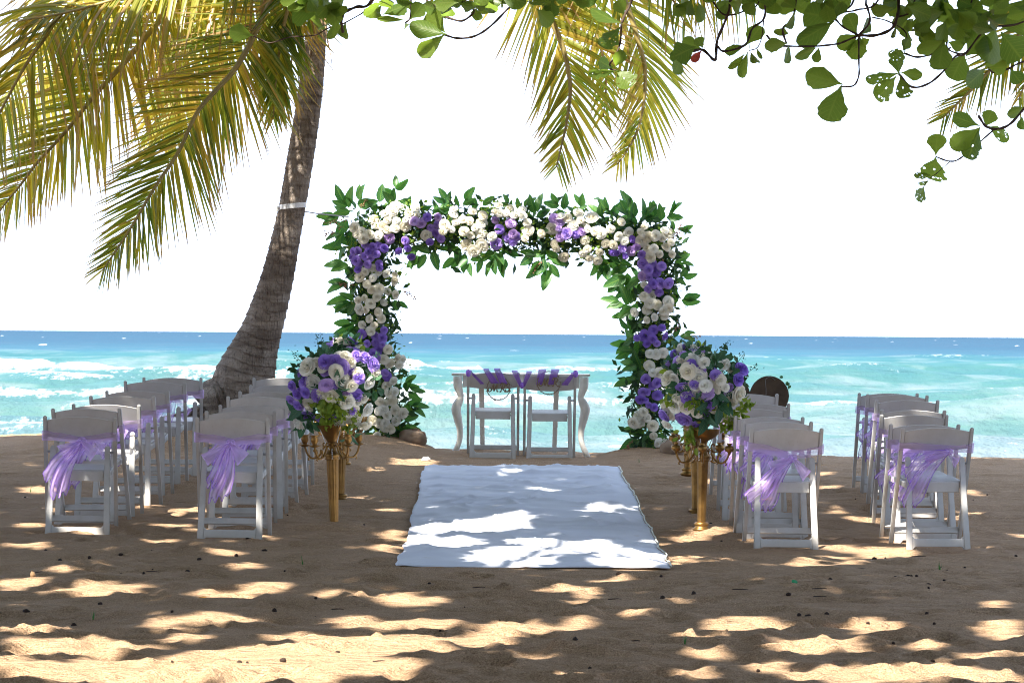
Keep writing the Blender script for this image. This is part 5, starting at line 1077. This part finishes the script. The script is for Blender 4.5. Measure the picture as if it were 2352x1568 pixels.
lv(Z3, [(1095, 580, 850, 510, 150), (1090, 600, 990, 825, 190), (1510, 500, 1645, 520, 80), (1745, 1065, 1755, 920, 120), (2040, 865, 1860, 800, 110), (2040, 885, 1850, 1020, 120), (2090, 870, 2130, 765, 100), (2352, 740, 2240, 790, 80), (2340, 800, 2330, 905, 60), (430, 320, 300, 360, 100), (440, 310, 540, 180, 120), (430, 370, 320, 480, 60), (450, 360, 400, 540, 70), (470, 360, 515, 440, 60), (510, 330, 545, 410, 30), (720, 300, 575, 320, 90), (735, 310, 730, 420, 95), (920, 330, 800, 400, 70), (940, 330, 915, 435, 60),
    (1200, 240, 1130, 90, 110), (1210, 240, 1070, 330, 110), (1220, 250, 1190, 400, 130), (1230, 240, 1300, 140, 100), (1240, 260, 1260, 330, 80), (1050, 130, 830, 80, 200), (1040, 150, 790, 300, 160), (1060, 120, 1010, 0, 120), (1060, 120, 1110, 30, 90), (700, 190, 660, 260, 90), (700, 190, 780, 110, 130), (830, 60, 620, 20, 120), (130, 340, 0, 280, 90), (140, 330, 100, 260, 80), (110, 20, 150, 150, 110), (60, 0, 0, 110, 120), (1540, 110, 1420, 60, 100), (1540, 120, 1520, 230, 110), (1570, 90, 1640, 0, 120), (1650, 100, 1620, 220, 100),
    (1790, 220, 1640, 310, 130), (1800, 280, 1760, 470, 140), (1830, 290, 1940, 330, 80), (1830, 280, 1610, 360, 90), (1700, 200, 1680, 60, 160), (1760, 150, 1850, 60, 150), (1930, 300, 1870, 110, 170), (1940, 310, 1990, 160, 110), (1940, 370, 1860, 550, 180), (1960, 380, 2090, 240, 200), (2080, 480, 1980, 580, 120), (2090, 460, 2220, 330, 200), (2160, 190, 2090, 440, 190), (2200, 200, 2352, 160, 180), (2200, 230, 2340, 410, 200), (2110, 470, 2240, 470, 100), (2260, 480, 2330, 570, 100), (1520, 350, 1560, 270, 70), (1480, 100, 1420, 10, 110), (1500, 90, 1600, 60, 100), (1960, 100, 2040, 0, 130), (2050, 100, 2140, 150, 130), (1990, 40, 1900, 0, 110), (2200, 60, 2120, 0, 150), (2230, 40, 2352, 60, 150), (1800, 60, 1740, 0, 130), (320, 20, 420, 60, 100), (640, 20, 560, 70, 90), (350, 0, 250, 60, 90), (780, 60, 700, 0, 110)])
lv(Z3, [(1490, 505, 1255, 565, 85), (1490, 510, 1470, 350, 110), (1470, 530, 1330, 690, 130), (1500, 530, 1540, 690, 110), (1745, 1090, 1720, 1250, 190), (1665, 1290, 1625, 1375, 90), (1720, 1210, 1600, 1210, 50), (1700, 1245, 1620, 1280, 40), (2045, 890, 1960, 1110, 130), (2110, 870, 2240, 960, 120), (1530, 370, 1430, 370, 80)], 1)
lv(Z2, [(285, 120, 170, 80, 80), (290, 100, 440, 40, 120), (440, 140, 250, 130, 40), (715, 235, 475, 180, 130), (710, 240, 525, 390, 110), (710, 220, 600, 90, 130), (480, 130, 560, 30, 110), (800, 20, 640, 20, 110), (930, 60, 930, 140, 80), (920, 50, 1010, 30, 90), (1930, 160, 1715, 90, 110), (1870, 470, 1770, 420, 90), (1890, 460, 1930, 350, 90), (1950, 100, 1900, 10, 90), (2340, 370, 2265, 400, 100), (2340, 400, 2310, 500, 100), (30, 160, 0, 280, 80), (340, 60, 290, 0, 100), (420, 40, 480, 0, 110), (560, 30, 640, 70, 90), (840, 20, 900, 60, 90), (1000, 20, 1080, 40, 80), (1040, 10, 980, -60, 100), (470, 170, 420, 190, 40), (2300, 30, 2352, 110, 90)])
lv(Z2, [(1920, 190, 1790, 340, 130), (1900, 490, 2000, 590, 150), (1890, 490, 1700, 520, 70)], 1)
lv(Z1, [(1350, 190, 1230, 170, 90), (1700, 70, 1560, 50, 150), (1700, 80, 1660, 130, 140), (1800, 100, 1790, 220, 80), (1760, 130, 1710, 150, 60), (1720, 40, 1620, -10, 120), (1740, 30, 1800, 60, 100)])
for _ in range(215):      # the ragged fringe along the very top
    u = q.choice((q.uniform(850, 1330), q.uniform(1540, 2352), q.uniform(2050, 2352), q.uniform(670, 800))); v = q.uniform(-70, 22 if u < 2050 else 70); a = q.uniform(0, 6.28); l = q.uniform(40, 68); LV.append(((u, v), (u + l * math.cos(a), v + l * .8 * abs(math.sin(a)) - 10), l * q.uniform(.5, .68), 0))
for (b0, b1, w, hole) in LV:
    Y = YL + q.uniform(-.25, .25); p0, p1 = P(*b0, Y), P(*b1, Y + q.uniform(-.12, .12)); d = p1 - p0; L = d.length; nrm = Vector((q.gauss(0, .3), -1 if q.random() < .8 else 1, q.gauss(-.35, .35)))
    p0 = p0 - d * .06; mm = leaf_mat4(p0 - wloc(AT), d, nrm, L * 1.06); mm = mm @ Matrix.Diagonal(((w * Y / F) / L * 1.02, 1, 1, 1)); inst('leaf', q.choice(AH if hole else AL_), AT, mm)
    # petioles are drawn into the twigs
mb = MB(); c0 = P(*Z3(130, 350), YL - .1); c1 = P(*Z3(15, 490), YL - .1); rd = blade('redleaf', .62, 7, .2, .2, 'obov', 20)
inst('leaf', rd, AT, leaf_mat4(c0 - wloc(AT), c1 - c0, Vector((.2, -1, 0)), (c1 - c0).length * .55), label='red ageing leaf')
o = inst('leaf', AL_[1], AT, leaf_mat4(c0 - wloc(AT) + Vector((-.03, -.03, .02)), c1 - c0 + Vector((-.04, 0, .05)), Vector((.2, -1, 0)), (c1 - c0).length * .9))

# the crown above the frame: its gaps are where the sun reaches the sand
LIT = [(50, 1350, 95, 14), (200, 1355, 180, 15), (30, 1380, 45, 9), (525, 1370, 85, 10), (610, 1355, 80, 9), (770, 1370, 60, 9), (900, 1362, 55, 8), (940, 1377, 95, 11), (450, 1420, 150, 15), (385, 1445, 40, 13), (75, 1445, 100, 13), (850, 1425, 120, 12), (975, 1425, 75, 9), (1125, 1445, 65, 22), (440, 1472, 75, 10), (710, 1465, 105, 13), (175, 1490, 180, 18), (950, 1470, 125, 14), (1125, 1475, 65, 18), (875, 1495, 185, 18), (600, 1510, 185, 22), (550, 1535, 460, 24), (30, 1535, 110, 18), (950, 1540, 70, 11), (300, 1560, 300, 16), (700, 1560, 260, 16),
       (1206, 1440, 80, 20), (1326, 1425, 50, 10), (1226, 1510, 52, 10), (1331, 1555, 45, 14), (1711, 1427, 112, 15), (1616, 1457, 64, 11), (1871, 1477, 135, 17), (2016, 1435, 104, 15), (1636, 1497, 48, 12), (1776, 1525, 70, 16), (1621, 1550, 55, 18), (2076, 1548, 290, 20), (2296, 1437, 64, 13), (2291, 1395, 52, 10), (1866, 1300, 54, 10), (1956, 1300, 42, 7), (2026, 1265, 80, 12), (1916, 1280, 45, 6), (1301, 1350, 68, 10), (1351, 1362, 45, 10), (1566, 1285, 34, 9), (1576, 1235, 32, 7), (2250, 1500, 90, 12), (2120, 1478, 70, 7), (1480, 1400, 60, 6), (1420, 1330, 50, 5),
       (1170, 1197, 66, 12), (1091, 1217, 145, 12), (951, 1244, 36, 10), (1045, 1256, 85, 10), (1295, 1256, 130, 8), (1185, 1288, 108, 18), (1450, 1294, 98, 15), (1357, 1272, 95, 9), (1401, 1178, 44, 7), (1176, 1096, 28, 5), (1250, 1130, 30, 4), (904, 1174, 38, 5), (913, 1228, 34, 6), (891, 1264, 50, 8), (951, 1061, 48, 6), (869, 1077, 30, 6), (1573, 1236, 40, 10), (1554, 1285, 40, 10), (60, 1212, 40, 6), (200, 1230, 60, 5), (460, 1168, 40, 5), (400, 1250, 60, 5), (60, 1255, 60, 5), (300, 1090, 30, 4), (1640, 1100, 40, 5), (560, 1300, 50, 4)]
lr_ = random.Random(15)
for _ in range(30):
    u = lr_.choice((lr_.uniform(0, 880), lr_.uniform(1500, 2352))); LIT.append((u, lr_.uniform(1110, 1310), lr_.uniform(20, 58), lr_.uniform(3.0, 5.5)))
G_ = np.array(LIT, float)
PTS3 = [(P(790, 965, 21.6), .14), (P(765, 1040, 21.8), .06), (P(1830, 1010, 21.5), .20), (P(475, 990, 21.4), .09), (P(2160, 1120, 21.6), .07), (P(930, 530, 30.8), .30), (P(880, 540, 30.8), .2), (P(1325, 510, 30.8), .30), (P(1150, 490, 30.8), .28), (P(1070, 480, 30.8), .16), (P(1345, 575, 30.8), .2), (P(1430, 700, 30.8), .14), (P(1500, 545, 30.8), .16), (P(1578, 1060, 27), .12), (P(640, 880, 26.8), .12), (P(280, 945, 23.3), .08), (P(700, 1120, 23), .06), (P(1820, 900, 28.), .12), (P(2150, 985, 21.6), .10), (P(1050, 870, 28), .05)] + [(P(770, 930, 21.5), .15), (P(825, 955, 21.6), .12), (P(1620, 930, 21.5), .12), (P(1655, 895, 21.5), .10), (P(1585, 860, 21.6), .08)] + [(P(u, v, 29.4), .13) for u, v in ((640, 520), (645, 490), (652, 440), (660, 400), (668, 350), (676, 300), (684, 250), (692, 200), (700, 150))]
def crown_mask(p):
    """p: (n,3) leaf centres -> True where the leaf would shade a sunlit patch"""
    s = p[:, 2] / SD.z; x = p[:, 0] - SD.x * s; y = p[:, 1] - SD.y * s
    for _ in range(3):
        zg = gbase(x, y); s = (p[:, 2] - zg) / SD.z; x = p[:, 0] - SD.x * s; y = p[:, 1] - SD.y * s
    u, v = project(x, y, gbase(x, y)); hit = np.zeros(len(p), bool)
    wu = 22 * vnoise(u / 70, v / 7, 7) + 7 * vnoise(u / 25, v / 4, 8); wv = 3.2 * vnoise(u / 90, v / 12, 9) + 1.2 * vnoise(u / 35, v / 6, 10)
    for cx, cy, rx, ry in G_: hit |= ((u + wu - cx) / (rx + 6)) ** 2 + ((v + wv - cy) / (ry + 3.0)) ** 2 < 1
    sd = np.array(SD)
    for c, r_ in PTS3:
        d = p - np.array(c); t = d @ sd; dist = np.linalg.norm(d - t[:, None] * sd, axis=1); hit |= (dist < r_) & (t > 0)
    return hit, x, y, u, v
NL = 310000
cx_ = np.stack([nrg.uniform(-12, 5, NL), nrg.uniform(-8.0, 28.4, NL), nrg.uniform(4.7, 6.7, NL)], -1)  # crown extended behind the camera to cut bounce light on the chair backs
hit, gx, gy, gu, gv = crown_mask(cx_)
top = cx_[:, 2] - (CAMH + .098 * np.maximum(cx_[:, 1], 0)) > .35       # stays above what the view takes in
lim = gy < np.where(gx < -2.6, 31.3, np.where(gx < -.9, 31.0, 31.7)) + .25 * np.sin(gx * 2.1) + .35 * vnoise(gx * 1.7, gy * 0, 3)
keep = ~hit & top & lim & (np.abs(gx) < 7.2) & ((gy > 12.3) | (vnoise(gx * 1.3, gy * 1.1, 12) + .5 * vnoise(gx * 3, gy * 2.6, 13) < .62))
pc_ = cx_[keep]; k = len(pc_)
nr = nrg.normal(0, .55, (k, 3)); nr += np.array(SD)[None] * 1.15; nr /= np.linalg.norm(nr, axis=1)[:, None]
t0 = nrg.normal(0, 1, (k, 3)); t0 -= (t0 * nr).sum(1)[:, None] * nr; t0 /= np.linalg.norm(t0, axis=1)[:, None]; b0 = np.cross(nr, t0)
L_ = nrg.uniform(.15, .25, k)[:, None]; W_ = L_ * .58
V_ = np.stack([pc_ - t0 * L_ * .5, pc_ - t0 * L_ * .05 + b0 * W_ * .36, pc_ + t0 * L_ * .32 + b0 * W_ * .5, pc_ + t0 * L_ * .5, pc_ + t0 * L_ * .32 - b0 * W_ * .5, pc_ - t0 * L_ * .05 - b0 * W_ * .36], 1)
F_ = np.arange(k)[:, None] * 6; F_ = np.concatenate([F_ + np.array([[0, 1, 2, 3]]), F_ + np.array([[0, 3, 4, 5]])])
def crown_obj(tree, sel):
    idx = np.where(sel)[0]; m = len(idx); fr = np.arange(m)[:, None] * 6; me = np_mesh('crown', V_[idx].reshape(-1, 3) - np.array(wloc(tree)), np.concatenate([fr + np.array([[0, 1, 2, 3]]), fr + np.array([[0, 3, 4, 5]])]), M['canopy'], False)
    inst('crown', me, tree, kind='stuff')
A2T = empty('sea_almond_tree', (-5.2, 11.5, 0), label='second sea almond tree left of the view whose crown shades the left chairs', cat='tree')
mb = MB(); mb.tube(smooth_path([(-5.2, 11.5, -.2), (-5.3, 11.6, 1.6), (-5.1, 11.8, 3.4), (-4.9, 12.2, 5.2)], 5), list(np.linspace(.25, .12, 16)), 14); mb.obj('trunk', M['limb'], A2T, smooth=True, world=True)
for a, b, c in (((-5.1, 11.9, 3.8), (-6, 16, 5.2), (-6.4, 22, 5.6)), ((-5, 12, 4.4), (-3, 15, 5.6), (-1.8, 21, 5.9)), ((-5.1, 11.9, 4), (-7.4, 10.5, 5.2), (-9.4, 9.6, 5.8)), ((-5, 12, 4.6), (-4.6, 18, 5.8), (-4, 26, 5.8))):
    mb = MB(); mb.tube(smooth_path([a, b, c], 8), list(np.linspace(.11, .02, 17)), 10); mb.obj('branch', M['limb'], A2T, smooth=True, world=True)
left = pc_[:, 0] + .5 * np.sin(pc_[:, 1]) < -2.6
crown_obj(A2T, left); crown_obj(AT, ~left)
# unseen wood added behind the camera to keep low light off the chair backs
tq = np.random.default_rng(5); kk = 40000; tx = tq.uniform(-26, 26, kk); tz = tq.beta(1.2, 1.3, kk) * 10; ty = -4 - np.abs(tq.normal(0, 1.6, kk)) + 1.2 * vnoise(tx * .5, tz * .4, 3)
tp = np.stack([tx, ty, tz], -1); tn = tq.normal(0, 1, (kk, 3)); tn /= np.linalg.norm(tn, axis=1)[:, None]; tt = tq.normal(0, 1, (kk, 3)); tt -= (tt * tn).sum(1)[:, None] * tn; tt /= np.linalg.norm(tt, axis=1)[:, None]; tb_ = np.cross(tn, tt); Lw = tq.uniform(.2, .45, kk)[:, None]
tv = np.stack([tp - tt * Lw * .5, tp + tb_ * Lw * .3, tp + tt * Lw * .5, tp - tb_ * Lw * .3], 1)
inst('blocker_thicket', np_mesh('blocker_thicket', tv, np.arange(kk * 4).reshape(-1, 4), M['canopy'], False), None, kind='stuff', label='unseen green thicket added behind the viewer to block light')
print('crown leaves', k, 'objects', len(bpy.data.objects))
